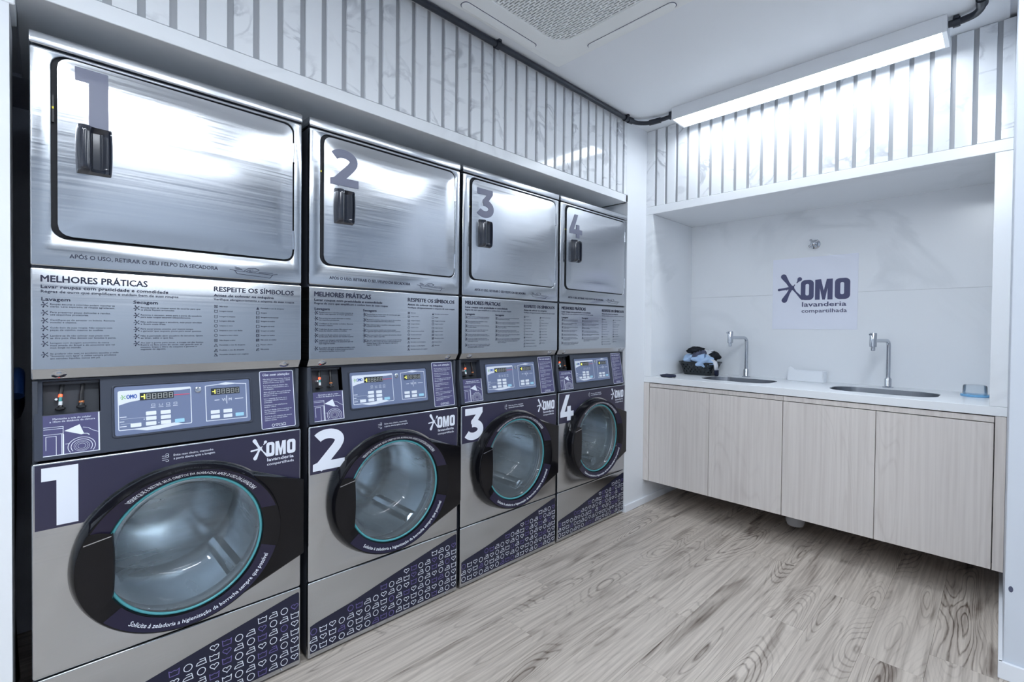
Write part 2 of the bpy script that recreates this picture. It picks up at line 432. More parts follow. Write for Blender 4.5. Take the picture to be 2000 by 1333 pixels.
# ------------------------------------------------------------------ lamps
def strip_lamp(label, loc, rz, length=1.244, lens='lamp_lens'):
    t = thing('strip_lamp', label, 'lamp', loc, 'strip lamps on the ceiling'); t.rotation_euler.z = rz
    # local: along x, width along y 0..0.16, hangs from z=0 down to -0.072
    prof = [(0, 0), (0, -.072), (.004, -.072), (.004, -.068), (.152, -.068), (.152, -.072), (.16, -.072), (.16, 0)]
    mb = MB(); n = len(prof)
    mb.add([(0, y, z) for y, z in prof]+[(length, y, z) for y, z in prof], [(i, (i+1) % n, (i+1) % n+n, i+n) for i in range(n)])
    mb.build('housing', 'lamp_white', t)
    MB().box(.010, length-.016, .0045, .1515, -.0705, -.0685).build('diffuser', lens, t)
    for a, b in ((-.001, .010), (length-.016, length+.001)):
        MB().box(a, b, -.0005, .1605, -.0735, 0).build('end_cap', 'lamp_white', t, bevel=.001, segs=1)
    return t
strip_lamp('glowing white strip lamp along the ceiling above the sink counter', (.291, 2.745, CEIL-.001), 0, lens='lamp_lens_dim')
strip_lamp('ceiling strip lamp beside the right wall, joined by the curved black conduit', (1.71, 2.27-1.244, CEIL-.001), PI/2, lens='lamp_lens_side')
strip_lamp('ceiling strip lamp nearest the viewer, reflected in the first dryer door', (1.71, -.55, CEIL-.001), PI/2)

strip_lamp('unseen strip lamp added behind the viewer to even out the light', (.9, -1.25, CEIL-.001), 0)  # added lamp out of view, makes the room light more even
strip_lamp('unseen strip lamp added right of the viewer to raise the ambient light', (2.75, .1, CEIL-.001), PI/2, lens='lamp_lens_side')  # fill lamp added out of view to lift the ambient light

# ------------------------------------------------------------------ conduits
def smooth_path(P, n=8):
    P = [Vector(p) for p in P]; out = []
    for i in range(len(P)-1):
        a, b, c, d = P[max(i-1, 0)], P[i], P[i+1], P[min(i+2, len(P)-1)]
        for k in range(n):
            t = k/n; out.append(.5*((2*b)+(c-a)*t+(2*a-5*b+4*c-d)*t*t+(3*b-a-3*c+d)*t**3))
    out.append(P[-1]); return out
def clamp(parent, p, d, r):
    d = Vector(d).normalized(); a = Vector(p)
    MB().tube([a-d*.012, a+d*.012], r*1.38, 10).build('clip', 'conduit', parent)
    side = Vector((0, 0, 1)).cross(d)
    mb = MB(); c = a+Vector((0, 0, r*1.0))
    mb.add([c+side*sx*r*1.6+d*sy*.009+Vector((0, 0, sz*r*.45)) for sx in (-1, 1) for sy in (-1, 1) for sz in (-1, 1)],
           [(0, 1, 3, 2), (4, 6, 7, 5), (0, 4, 5, 1), (2, 3, 7, 6), (0, 2, 6, 4), (1, 5, 7, 3)])
    mb.build('clip_base', 'conduit', parent, bevel=.001, segs=1)
t = thing('conduit', 'long black conduit along the ceiling edge above the machines', 'conduit', (0, 0, 0))
cr = .0145
MB().tube([(.036, -1.2, 2.543), (.036, 2.61, 2.543)], cr, 14).build('pipe', 'conduit', t, smooth=True)
MB().tube(smooth_path([(.036, 2.60, 2.543), (.038, 2.665, 2.541), (.062, 2.735, 2.534), (.125, 2.785, 2.531), (.20, 2.80, 2.535), (.30, 2.802, 2.537)]), cr*.9, 14).build('elbow', 'conduit', t, smooth=True)
MB().tube([(.036, 2.668, 2.541), (.045, 2.70, 2.539)], cr*1.3, 14).build('socket', 'conduit', t, smooth=True)
MB().tube([(.12, 2.782, 2.531), (.19, 2.799, 2.534)], cr*1.2, 14).build('socket', 'conduit', t, smooth=True)
for p, d in (((.036, 1.536, 2.543), (0, 1, 0)), ((.036, 2.64, 2.543), (0, 1, 0)), ((.036, .4, 2.543), (0, 1, 0)), ((.262, 2.802, 2.537), (1, 0, 0))): clamp(t, p, d, cr)
t = thing('conduit', 'short black conduit bending along the ceiling at the far end of the lamp', 'conduit', (0, 0, 0))
MB().tube(smooth_path([(1.53, 2.80, 2.537), (1.575, 2.80, 2.536), (1.622, 2.778, 2.535), (1.642, 2.725, 2.537), (1.642, 2.66, 2.54), (1.641, 2.5, 2.54), (1.64, 2.268, 2.54)]), cr, 14).build('pipe', 'conduit', t, smooth=True)
MB().tube([(1.642, 2.72, 2.537), (1.642, 2.675, 2.5395)], cr*1.3, 14).build('socket', 'conduit', t, smooth=True)
clamp(t, (1.562, 2.80, 2.536), (1, 0, 0), cr)

# ------------------------------------------------------------------ air conditioner cassette
t = thing('ceiling_cassette', 'white ceiling air conditioner cassette with slotted intake grille', 'air conditioner', (0, 0, 0))
ax0, ax1, ay0, ay1 = .110, 1.000, 1.000, 1.890
gx0, gx1, gy0, gy1 = .252, .858, 1.142, 1.736
slab('frame', [rr(ax0, ay0, ax1, ay1, .012, 3), rr(ax0+.06, ay0+.06, ax1-.06, ay1-.06, .12)], lambda u, v, h: (u, v, CEIL-.018-h), .0185, 'ac_white', t, bevel=.004)
slab('inner_frame', [rr(ax0+.036, ay0+.036, ax1-.036, ay1-.036, .165, 10), rr(gx0, gy0, gx1, gy1, .09, 8)], lambda u, v, h: (u, v, CEIL-.026-h), .026, 'ac_white', t, bevel=.003)
slab('frame_gap', [rr(ax0+.0335, ay0+.0335, ax1-.0335, ay1-.0335, .1675, 10), rr(ax0+.05, ay0+.05, ax1-.05, ay1-.05, .15, 10)], lambda u, v, h: (u, v, CEIL-.0187-h), .001, 'ac_dark', t)
fr_ = MB(); y = gy0; r = 0
while y < gy1:
    fr_.box(gx0-.01, gx1+.01, y, y+.0055, CEIL-.022, CEIL-.016)
    xx = gx0+(.0 if r % 2 else .019)
    while xx < gx1: fr_.box(xx, xx+.008, y+.0062, y+.0125, CEIL-.0215, CEIL-.016); xx += .038
    y += .0125; r += 1
gr = fr_.build('intake_grille', 'ac_white', t); gr['kind'] = 'stuff'
MB().box(gx0-.01, gx1+.01, gy0-.01, gy1+.01, CEIL-.010, CEIL-.002).build('grille_backing', 'ac_dark', t)
mx, my = (ax0+ax1)/2, (ay0+ay1)/2
for u0, v0, u1, v1 in ((ax0+.028, my-.215, ax0+.068, my+.215), (ax1-.068, my-.215, ax1-.028, my+.215), (mx-.215, ay1-.068, mx+.215, ay1-.028), (mx-.215, ay0+.028, mx+.215, ay0+.068)):
    slab('air_flap', [rr(u0, v0, u1, v1, .0195, 6)], lambda u, v, h: (u, v, CEIL-.031-h), .009, 'ac_white', t, bevel=.003)
    slab('outlet_slot', [rr(u0-.003, v0-.003, u1+.003, v1+.003, .0215, 6)], lambda u, v, h: (u, v, CEIL-.0266-h), .003, 'ac_dark', t)

# ------------------------------------------------------------------ lettering kit
def sgn(x, y): return (x, 1-y)
def drop(fl, p, q, r0, r1, n=10):
    """tear drop from thin end p to round end q"""
    p, q = Vector(p), Vector(q); d = (q-p).normalized(); s = Vector((-d.y, d.x)); L = (q-p).length
    left = [p+s*r0, p+d*L*.45+s*(r0*.55+r1*.25), p+d*L*.8+s*r1*.85]
    right = [p-s*r0, p+d*L*.45-s*(r0*.55+r1*.25), p+d*L*.8-s*r1*.85]
    cap = [q+s*r1*math.cos(a)+d*r1*math.sin(a) for a in [PI*k/n for k in range(n+1)]]
    fl.poly([tuple(v) for v in left+cap+right[::-1]])
def logo(fl, fn, words=True):
    """brand mark drawn in the unit square of the poster; fn maps it to (u,v)"""
    f = Flat()
    O = lambda x0, x1, hx0, hx1: f.poly(rr(x0, .405, x1, .685, .055, 6), rr(hx0, .47, hx1, .63, .018, 4))
    O(.353, .509, .410, .452); O(.749, .918, .810, .852)
    f.poly([(.524, .405), (.524, .68), (.592, .685), (.625, .53), (.658, .685), (.726, .685), (.726, .405), (.668, .405), (.668, .56), (.641, .405), (.609, .405), (.580, .56), (.580, .405)])
    c = (.237, .585)
    f.poly(ell(c[0], c[1], .034, .034, 14))
    drop(f, c, (.139, .748), .022, .036); drop(f, c, (.083, .562), .02, .018); drop(f, c, (.152, .412), .02, .036)
    drop(f, (.302, .648), (.338, .70), .006, .029)
    f.poly([(.237, .60), (.262, .612), (.276, .632), (.286, .628), (.272, .60), (.275, .575), (.30, .53), (.40, .425), (.37, .405), (.345, .43), (.29, .51), (.25, .557)])
    f.poly(ell(.180, .556, .006, .006, 8))
    if words:
        f.text('lavanderia', .373, .315, .062, .506, bold=.022); f.text('compartilhada', .368, .232, .050, .518, bold=.014)
    fl.add(([fn(u, v) for u, v in f.v], f.f, f.l))
def number(fl, n, u0, v0, wd, h):
    """heavy numeral in the box (u0,v0)-(u0+wd,v0+h)"""
    T = lambda p: (u0+p[0]*wd, v0+p[1]*h)
    P = lambda *pts: fl.poly([T(p) for p in pts])
    s = .235*h
    def S(pts): fl.stroke([T(p) for p in pts], s)
    if n == 1: P((.0, 1.), (.0, .775), (.40, .775), (.40, 0), (1., 0), (1., 1.))
    if n == 2:
        arc = [(.46+.37*math.cos(a), .70+.185*math.sin(a)) for a in [math.radians(150-170*k/16) for k in range(17)]]
        S(arc+[(.74, .55), (.16, .05)]); P((.0, .0), (.0, .17), (.18, .215), (1., .215), (1., 0.))
    if n == 3:
        P((.06, 1.), (.95, 1.), (.95, .84), (.60, .50), (.36, .50), (.36, .60), (.60, .79), (.06, .79))
        arc = [(.47+.375*math.cos(a), .315+.205*math.sin(a)) for a in [math.radians(85-235*k/20) for k in range(21)]]
        S([(.40, .515)]+arc)
    if n == 4:
        P((.40, 1.), (.69, 1.), (.33, .36), (1., .36), (1., .16), (.0, .16), (.0, .34)); P((.50, .0), (.78, .0), (.78, .56), (.51, .56))
def splat(fl, u, v, r):
    for a, L, e in ((120, 1., .3), (40, .95, .22), (190, .95, .2), (245, 1.05, .3), (320, 1.05, .22)):
        a = math.radians(a); drop(fl, (u, v), (u+r*L*math.cos(a), v+r*L*math.sin(a)), r*.09, r*e*.7, 4)

# ------------------------------------------------------------------ dryers
YL = [-.0243, .6742, 1.3643, 2.0527]; WD = .676; DZ = 1.062
def zz(z): return z-DZ
P0 = lambda e: (lambda u, v: (e, u, zz(v)))
def make_dryer():
    t = thing('tumble_dryer', 'x', 'dryer', (0, YL[0], DZ))
    MB().box(-.74, -.016, .004, WD-.004, .004, zz(1.915)).build('body', 'machine_side', t)
    # top cover with rounded front
    prof = [(-.74, zz(1.9175)), (.001, zz(1.9175)), (.002, zz(1.922)), (.002, zz(1.940))]+[(.002-.012*(1-math.cos(a)), zz(1.940)+.012*math.sin(a)) for a in (.3, .6, .9, 1.2, 1.57)]+[(-.74, zz(1.952))]
    MB().prism_y(prof, .001, WD-.001).build('top_cover', 'steel', t, smooth=True, bevel=.003)
    # front frame with the door opening
    fn = lambda u, v, h: (0+h, u, zz(v))
    slab('front_frame', [rr(.002, 1.3565, WD-.002, 1.9125, .005, 3), rr(.0415, 1.431, .6475, 1.9035, .030, 8)], fn, .016, 'steel', t, bevel=.003, smooth=True)
    MB().box(-.016, -.011, .03, .66, zz(1.42), zz(1.91)).build('door_recess', 'seam_dark', t)
    # door: softly dished pressed sheet, origin on the hinge line
    door_loc = (0, .6415, zz(1.435)); W_, H_ = .589, .4605
    nu, nv = 40, 30; vs = []; fs = []
    out = rr(-W_, 0, 0, H_, .028, 8)
    def edge(a, b):  # squircle map of the unit square on the rounded rectangle
        return a, b
    for j in range(nv+1):
        for i in range(nu+1):
            a, b = i/nu, j/nv
            a = .5-.5*math.cos(PI*a)*(1) if 0 else a
            y, z = -W_*(1-a), H_*b
            r = .028
            # pull the corners round
            for cy, cz, sy, sz in ((-W_+r, r, -1, -1), (-r, r, 1, -1), (-W_+r, H_-r, -1, 1), (-r, H_-r, 1, 1)):
                dy, dz = (y-cy)*sy, (z-cz)*sz
                if dy > 0 and dz > 0:
                    m = max(dy, dz); L = math.hypot(dy, dz); k = m/L if L > 0 else 1
                    y, z = cy+sy*dy*k, cz+sz*dz*k
            e = min(1, min(-y, y+W_)/.05, 1); e2 = min(1, min(z, H_-z)/.05)
            ee = max(0, min(e, e2)); ee = ee*ee*(3-2*ee)
            dish = (1-(2*a-1)**2)*(1-(2*b-1)**2)
            x = .0035+.0035*ee+.009*dish
            vs.append((x, y, z))
    for j in range(nv):
        for i in range(nu):
            q = j*(nu+1)+i; fs.append((q, q+1, q+nu+2, q+nu+1))
    # rim
    per = [i for i in range(nu+1)]+[(j+1)*(nu+1)-1 for j in range(1, nv+1)]+[nv*(nu+1)+i for i in range(nu-1, -1, -1)]+[j*(nu+1) for j in range(nv-1, 0, -1)]
    n0 = len(vs); vs += [(-.010, vs[i][1], vs[i][2]) for i in per]; n = len(per)
    fs += [(per[k], n0+k, n0+(k+1) % n, per[(k+1) % n]) for k in range(n)]
    door = mesh_obj('door', vs, fs, 'steel_door', t, smooth=True, loc=door_loc)
    # black cup handle
    nu, nv = 26, 22; vs = []; fs = []; hw, hh = .072, .130
    for j in range(nv+1):
        for i in range(nu+1):
            a, b = i/nu, j/nv
            bar = 1+.07*(1-(2*b-1)**2); y = (a-.5)*hw*bar; z = (b-.5)*hh*(1-.0*a)
            A = lambda q: max(0., min(1., q)); sm = lambda q: A(q)**2*(3-2*A(q))
            inside = sm((b-.05)/.07)*sm((.95-b)/.07)
            hump = .020+.017*math.sin(PI*A(a/.44))**.8
            pocket = sm((a-.40)/.03)*sm((.93-a)/.05)
            x = hump if a < .42 else .020+.017*math.sin(PI*A(.42/.44))**.8*(1-sm((a-.42)/.1))
            x = x*(1-.35*(1-sm(b/.12))-.35*(1-sm((1-b)/.12)))
            x = x*(1-pocket*inside)+.0015*pocket*inside+.007*sm((a-.66)/.22)*pocket*inside
            if i in (0, nu) or j in (0, nv): x = -.004
            vs.append((x+.010, y, z))
    for j in range(nv):
        for i in range(nu):
            q = j*(nu+1)+i; fs.append((q, q+1, q+nu+2, q+nu+1))
    mesh_obj('handle', vs, fs, 'handle_black', door, smooth=True, loc=(0, .124-.6415, 1.650-1.435))
    for z in (1.772, 1.472):
        MB().tube([(.003, 0, z-1.435), (.003, 0, z+.064-1.435)], .0042, 8).build('hinge', 'chrome', door, loc=(0, .0035, 0))
    MB().box(-.010, -.004, .0425, .0470, zz(1.73), zz(1.80)).build('latch', 'cable_black', t)
    MB().box(-.009, -.003, .0430, .0465, zz(1.764), zz(1.770)).build('latch_mark', 'latch_yellow', t)
    f = Flat(); f.text('APÓS O USO, RETIRAR O SEU FELPO DA SECADORA', .075, 1.381, .0105, .342, bold=.008)
    f.build('reminder_lettering', 'print_dark', t, P0(.0008))
    f = Flat(); B = lambda a, b: (.450+.144*a, 1.366+.030*b); lw = .0012
    for pl in ([(0, .68), (.12, .60), (.85, .42), (1, .52)], [(.1, .60), (.15, .28), (.84, .06), (.9, .45)], [(.27, .55), (.38, .95), (.52, 1.), (.60, .85), (.53, .62), (.44, .62)], [(.34, .60), (.40, .78), (.48, .8)], [(.40, .58), (.41, .70), (.44, .6)], [(.6, .58), (.9, .62)],
               [(.1, .98), (.2, .9)], [(.1, .86), (.24, .80)], [(.12, .76), (.26, .70)]):
        f.stroke([B(*p) for p in pl], lw)
    f.build('tray_drawing', 'print_dark', t, P0(.0008))
    # lower instruction panel with chamfered foot
    prof = [(-.60, zz(1.350)), (-.004, zz(1.350)), (-.001, zz(1.349)), (0, zz(1.346)), (0, zz(1.0900)), (-.0175, zz(1.0635)), (-.022, zz(1.0625)), (-.60, zz(1.0625))]
    lp = MB().prism_y(prof, .002, WD-.002).build('instruction_panel', 'steel', t, smooth='crisp', bevel=.0035, angle=1.2)
    e = .0009
    for q in (('MELHORES PRÁTICAS', .021, 1.316, .0165, .219, .026), ('RESPEITE OS SÍMBOLOS', .407, 1.3145, .0145, .240, .022), ('Lavar roupas com praticidade e comodidade', .021, 1.2995, .0078, .268, .024),
              ('Antes de colocar na máquina', .406, 1.2985, .0072, .176, .022), ('Lavagem', .022, 1.267, .0085, .054, .024), ('Secagem', .208, 1.267, .0085, .056, .024)):
        f = Flat(); f.text(*q[:5], bold=q[5]); f.build('heading_lettering', 'print_dark', lp, P0(e))
    f = Flat(); f.text('Regras de ouro que simplificam e cuidam bem de suas roupas', .021, 1.2878, .0068, .293, bold=.004)
    f.text('Verifique obrigatoriamente a etiqueta de suas roupas', .406, 1.2865, .0062, .243, bold=.004)
    L1 = [('Roupas escuras e coloridas podem manchar as', 'claras. Lave separado, as roupas agradecem.'), ('Para preservar peças delicadas e rendas,', 'use saquinhos protetores.'),
          ('Certifique-se de esvaziar os bolsos. Remova', 'moedas e objetos.'), ('Cuide bem de suas roupas. Não misture com', 'peças de vizinho, mesmo as toalhas.'),
          ('Lembre-se de não colocar suas peças com', 'as dos pets. Elas devem ser lavadas à parte.'), ('Lavagem com dosagem automática da marca', 'mais amada do Brasil e do amaciante que vai', 'mais longe no mundo.'),
          ('Se preferir não usar os produtos escolha o ciclo', '"Somente com água" e utilize sempre produtos', 'em versões líquidas, nunca em pó.')]
    L2 = [('Sacuda bem as roupas antes de secá-las para que', 'as peças fiquem arrumadas.'), ('Remova o excesso, antes para a porta da secadora', 'para suas roupas secarem adequadamente.'),
          ('Não sobrecarregue a secadora, suas peças enrolam', 'e ficam mais frias.'), ('Para secar peças enxutas, por menos tempo', 'e garantir que sequem, passe para secar quentes.'),
          ('Não é permitido abrir secadora de terceiros. Quem', 'as tirar, sabe o que faz.'), ('Ao sair a porta para secar, a roupa sai das lentas.', 'Retire os fios antes de secar, não guarde por si', 'mesmo; limpe o filtro da máquina e garanta o', 'seguinte de alguém.')]
    zs1 = (1.257, 1.236, 1.216, 1.196, 1.175, 1.156, 1.128); zs2 = (1.255, 1.234, 1.214, 1.194, 1.174, 1.154)
    bl = Flat()
    for z, ls in zip(zs1, L1):
        splat(bl, .028, z, .0068)
        for i, s in enumerate(ls): f.text(s, .038, z-.0005-.0062*i, .0040, min(.137, .0030*len(s)), bold=.004)
    for z, ls in zip(zs2, L2):
        splat(bl, .2155, z, .0068)
        for i, s in enumerate(ls): f.text(s, .2245, z-.0005-.0062*i, .0040, min(.154, .0031*len(s)), bold=.004)
    S1 = ('Não lavar', 'Lavagem manual', 'Lavagem à máquina', 'Lavagem delicada', 'Limpeza a seco', 'Limpeza a seco com fluido', 'Limpeza a seco suave', 'Não limpar a seco', 'Permitido o uso de alvejante', 'Proibido o uso de alvejante', 'Permitido alvejante com oxigênio')
    S2 = ('Permitido o uso de alvejante', 'Secagem', 'Secagem na horizontal', 'Secagem na sombra', 'Secagem em varal', 'Secagem em tambor', 'Secagem em tambor', 'Não secar em tambor', 'Passar a ferro', 'Não passar')
    sy = Flat(); q = .0042; lw = .0009
    for i, z in enumerate((1.267, 1.252, 1.235, 1.221, 1.206, 1.191, 1.176, 1.160, 1.145, 1.129, 1.115)):
        u = .412
        if i < 4: sy.stroke([(u-q, z+q), (u-q*.8, z-q), (u+q*.8, z-q), (u+q, z+q)], lw); sy.stroke([(u-q, z+q*.6), (u+q, z+q*.6)], lw)
        elif i < 8: sy.stroke(ell(u, z, q, q, 12), lw, closed=True)
        else: sy.stroke([(u-q*1.1, z-q), (u+q*1.1, z-q), (u, z+q)], lw, closed=True)
        if i in (0, 7, 9): sy.stroke([(u-q, z-q), (u+q, z+q)], lw)
        if i in (0, 7, 10): sy.stroke([(u+q, z-q), (u-q, z+q)], lw)
        f.text(S1[i], .422, z-.0012, .0036, .0026*len(S1[i]), bold=.003)
    for i, z in enumerate((1.265, 1.250, 1.235, 1.222, 1.205, 1.190, 1.175, 1.160, 1.144, 1.129)):
        u = .5325
        if i == 0: sy.poly([(u-q, z-q), (u+q, z-q), (u, z+q)])
        elif i < 8: sy.stroke(rect(u-q, z-q, u+q, z+q), lw, closed=True)
        else: sy.stroke([(u-q, z-q), (u+q, z-q), (u+q*.7, z+q*.6), (u-q*.4, z+q*.6)], lw, closed=True)
        if i in (5, 6, 7): sy.stroke(ell(u, z, q*.6, q*.6, 10), lw, closed=True)
        if i in (2, 3): sy.stroke([(u-q*.6, z), (u+q*.6, z)], lw)
        if i in (7, 9): sy.stroke([(u-q, z-q), (u+q, z+q)], lw)
        f.text(S2[i], .542, z-.0012, .0036, .0026*len(S2[i]), bold=.003)
    f.build('fine_print', 'print_dark', lp, P0(e)); bl.build('bullet_print', 'print_dark', lp, P0(e)); sy.build('care_symbol_print', 'print_dark', lp, P0(e))
    for c_ in lp.children:
        if 'symbol' in c_.name or 'bullet' in c_.name or 'fine' in c_.name: c_['kind'] = 'stuff'
    # two screws under rounded tabs on the chamfer
    for u in (.054, .620):
        a = Vector((-.0105, u, zz(1.0755))); nrm = Vector((.816, 0, -.578)); s = Vector((0, 1, 0)); v = nrm.cross(s)
        mb = MB(); mb.rings([[a+nrm*h+s*r*math.cos(k*PI/6)+v*r*math.sin(k*PI/6)*.8 for k in range(12)] for h, r in ((-.002, .0165), (.001, .0160), (.0025, .010), (.005, .0075), (.0058, .003))])
        mb.build('screw', 'chrome', t, smooth=True)
    return t, door

NLAB = ['first', 'second', 'third', 'fourth']
dry0, door0 = make_dryer()
dryers = [dry0]+[copy_tree(dry0) for _ in range(3)]
DL = ['steel tumble dryer marked 1 with its door slightly ajar, nearest the viewer', 'steel tumble dryer marked 2 stacked on the second washer',
      'steel tumble dryer marked 3 stacked on the third washer', 'steel tumble dryer marked 4 at the far end beside the white column']
for i, d in enumerate(dryers):
    d.location = (0, YL[i], DZ); d['label'] = DL[i]; d['group'] = 'stacked tumble dryers'
    dr = [c for c in d.children if c.name.startswith('door') and not c.name.startswith('door_')][0]
    f = Flat()
    if i == 0: number(f, 1, .086, 1.722, .067, .160)
    else: number(f, i+1, .074, 1.727, .106, .134)
    f.build('number_print', 'number_grey', dr, lambda u, v: (.0, u-.6415, v-1.435))
    # lay the numeral on the dished door skin
    o = dr.children[-1] if dr.children[-1].name.startswith('number') else [c for c in dr.children if c.name.startswith('number')][0]
    bm = bmesh.new(); bm.from_mesh(o.data); bmesh.ops.triangulate(bm, faces=bm.faces)
    for _ in range(5):
        es = [e for e in bm.edges if e.calc_length() > .012]
        if not es: break
        bmesh.ops.subdivide_edges(bm, edges=es, cuts=1); bmesh.ops.triangulate(bm, faces=[f_ for f_ in bm.faces if len(f_.verts) > 3])
    bm.to_mesh(o.data); bm.free()
    for v in o.data.vertices:
        y, z = v.co.y, v.co.z; a = 1+y/.589; b = z/.4605
        ee = max(0, min(1, min(-y, y+.589)/.05, min(z, .4605-z)/.05)); ee = ee*ee*(3-2*ee)
        v.co.x = v.co.x+.0035+.0035*ee+.009*(1-(2*a-1)**2)*(1-(2*b-1)**2)+.0013
    if i == 0:
        dr.rotation_euler.z = math.radians(1.1)
        h = [c for c in dr.children if c.name.startswith('handle')][0]; h.location.z += .018

# ------------------------------------------------------------------ washers
SL = Vector((-.034, 0, .210)).normalized(); SN = Vector((SL.z, 0, -SL.x))
def con(u, s, h=0.): return (SL.x*s+SN.x*h, u, .85+SL.z*s+SN.z*h)
def CON(h): return lambda u, v: con(u, v, h)
CU, CV = .338, .5525                     # door centre
def bez(th, k):
    """bezel surface of the door: k 0 crest .. 1 inner lip"""
    a, b = .252*(1-k)+.2035*k, .2295*(1-k)+.2035*k
    cu, cv = .335*(1-k)+CU*k, .546*(1-k)+CV*k
    return (.047*(1-k)+.036*k, cu+a*math.cos(th), cv+b*math.sin(th))
def decal_curve(u):
    P = [(.009, .124), (.031, .131), (.176, .156), (.339, .195), (.523, .237), (.640, .264), (.666, .268)]
    for (a, b), (c, d) in zip(P, P[1:]):
        if u <= c: return b+(d-b)*(u-a)/(c-a)
    return P[-1][1]
def icons(fw_, fl_):
    q = .0100; lw = .0022
    cols = ['HB', 'CI', 'IC', 'BH', 'CI', 'IC', 'HB', 'BH', 'IC', 'CI', 'BH', 'IC', 'CI', 'HB', 'IC', 'CI', 'HB', 'BH', 'CI']
    rd = random.Random(5)
    for i in range(19):
        u = .654-.0351*i
        if u < .016: break
        for j in range(8):
            z = .044+.0296*j+(0 if i % 2 == 0 else -.002)
            if z > decal_curve(max(.01, u-.012))-.015 or z < .03: continue
            f = fl_ if rd.random() < .17 else fw_
            k = cols[i][j % 2]
            if k == 'C': f.stroke(ell(u, z, q*1.08, q*1.08, 16), lw, closed=True)
            elif k == 'H':
                pts = [(u+q*1.2*(16*math.sin(a)**3)/16, z+q*(13*math.cos(a)-5*math.cos(2*a)-2*math.cos(3*a)-math.cos(4*a))/16+q*.12) for a in [2*PI*m/20 for m in range(20)]]
                f.stroke(pts, lw, closed=True)
            elif k == 'B':
                f.stroke([(u-q*1.15, z-q*.85), (u+q*1.15, z-q*.85), (u+q*1.3, z+q*.85), (u+q*.65, z+q*.5), (u, z+q*.75), (u-q*.65, z+q*.5), (u-q*1.3, z+q*.85)], lw, closed=True)
            else:
                f.stroke([(u-q*1.4, z-q*.8), (u+q*1.3, z-q*.8), (u+q*.95, z+q*.85), (u-q*.5, z+q*.85)], lw)
                f.stroke([(u-q*1.4, z-q*.8), (u-q*1.05, z-q*.1), (u-q*.35, z+.15*q), (u+q*1.05, z+.15*q)], lw)
def arc_text(fl, txt, th0, th1, kmid, cap, inward, bold=.012):
    """lettering run along the bezel between two angles"""
    vs, fs = text2d(txt, 0, 0, 1., 1., bold=.004)
    n = len(fl.v)
    for x, y in vs:
        th = th0+(th1-th0)*x; kk = kmid+(-(y-.5) if not inward else (y-.5))*cap/.03
        fl.v.append((th, kk))
    fl.f += [tuple(i+n for i in f) for f in fs]
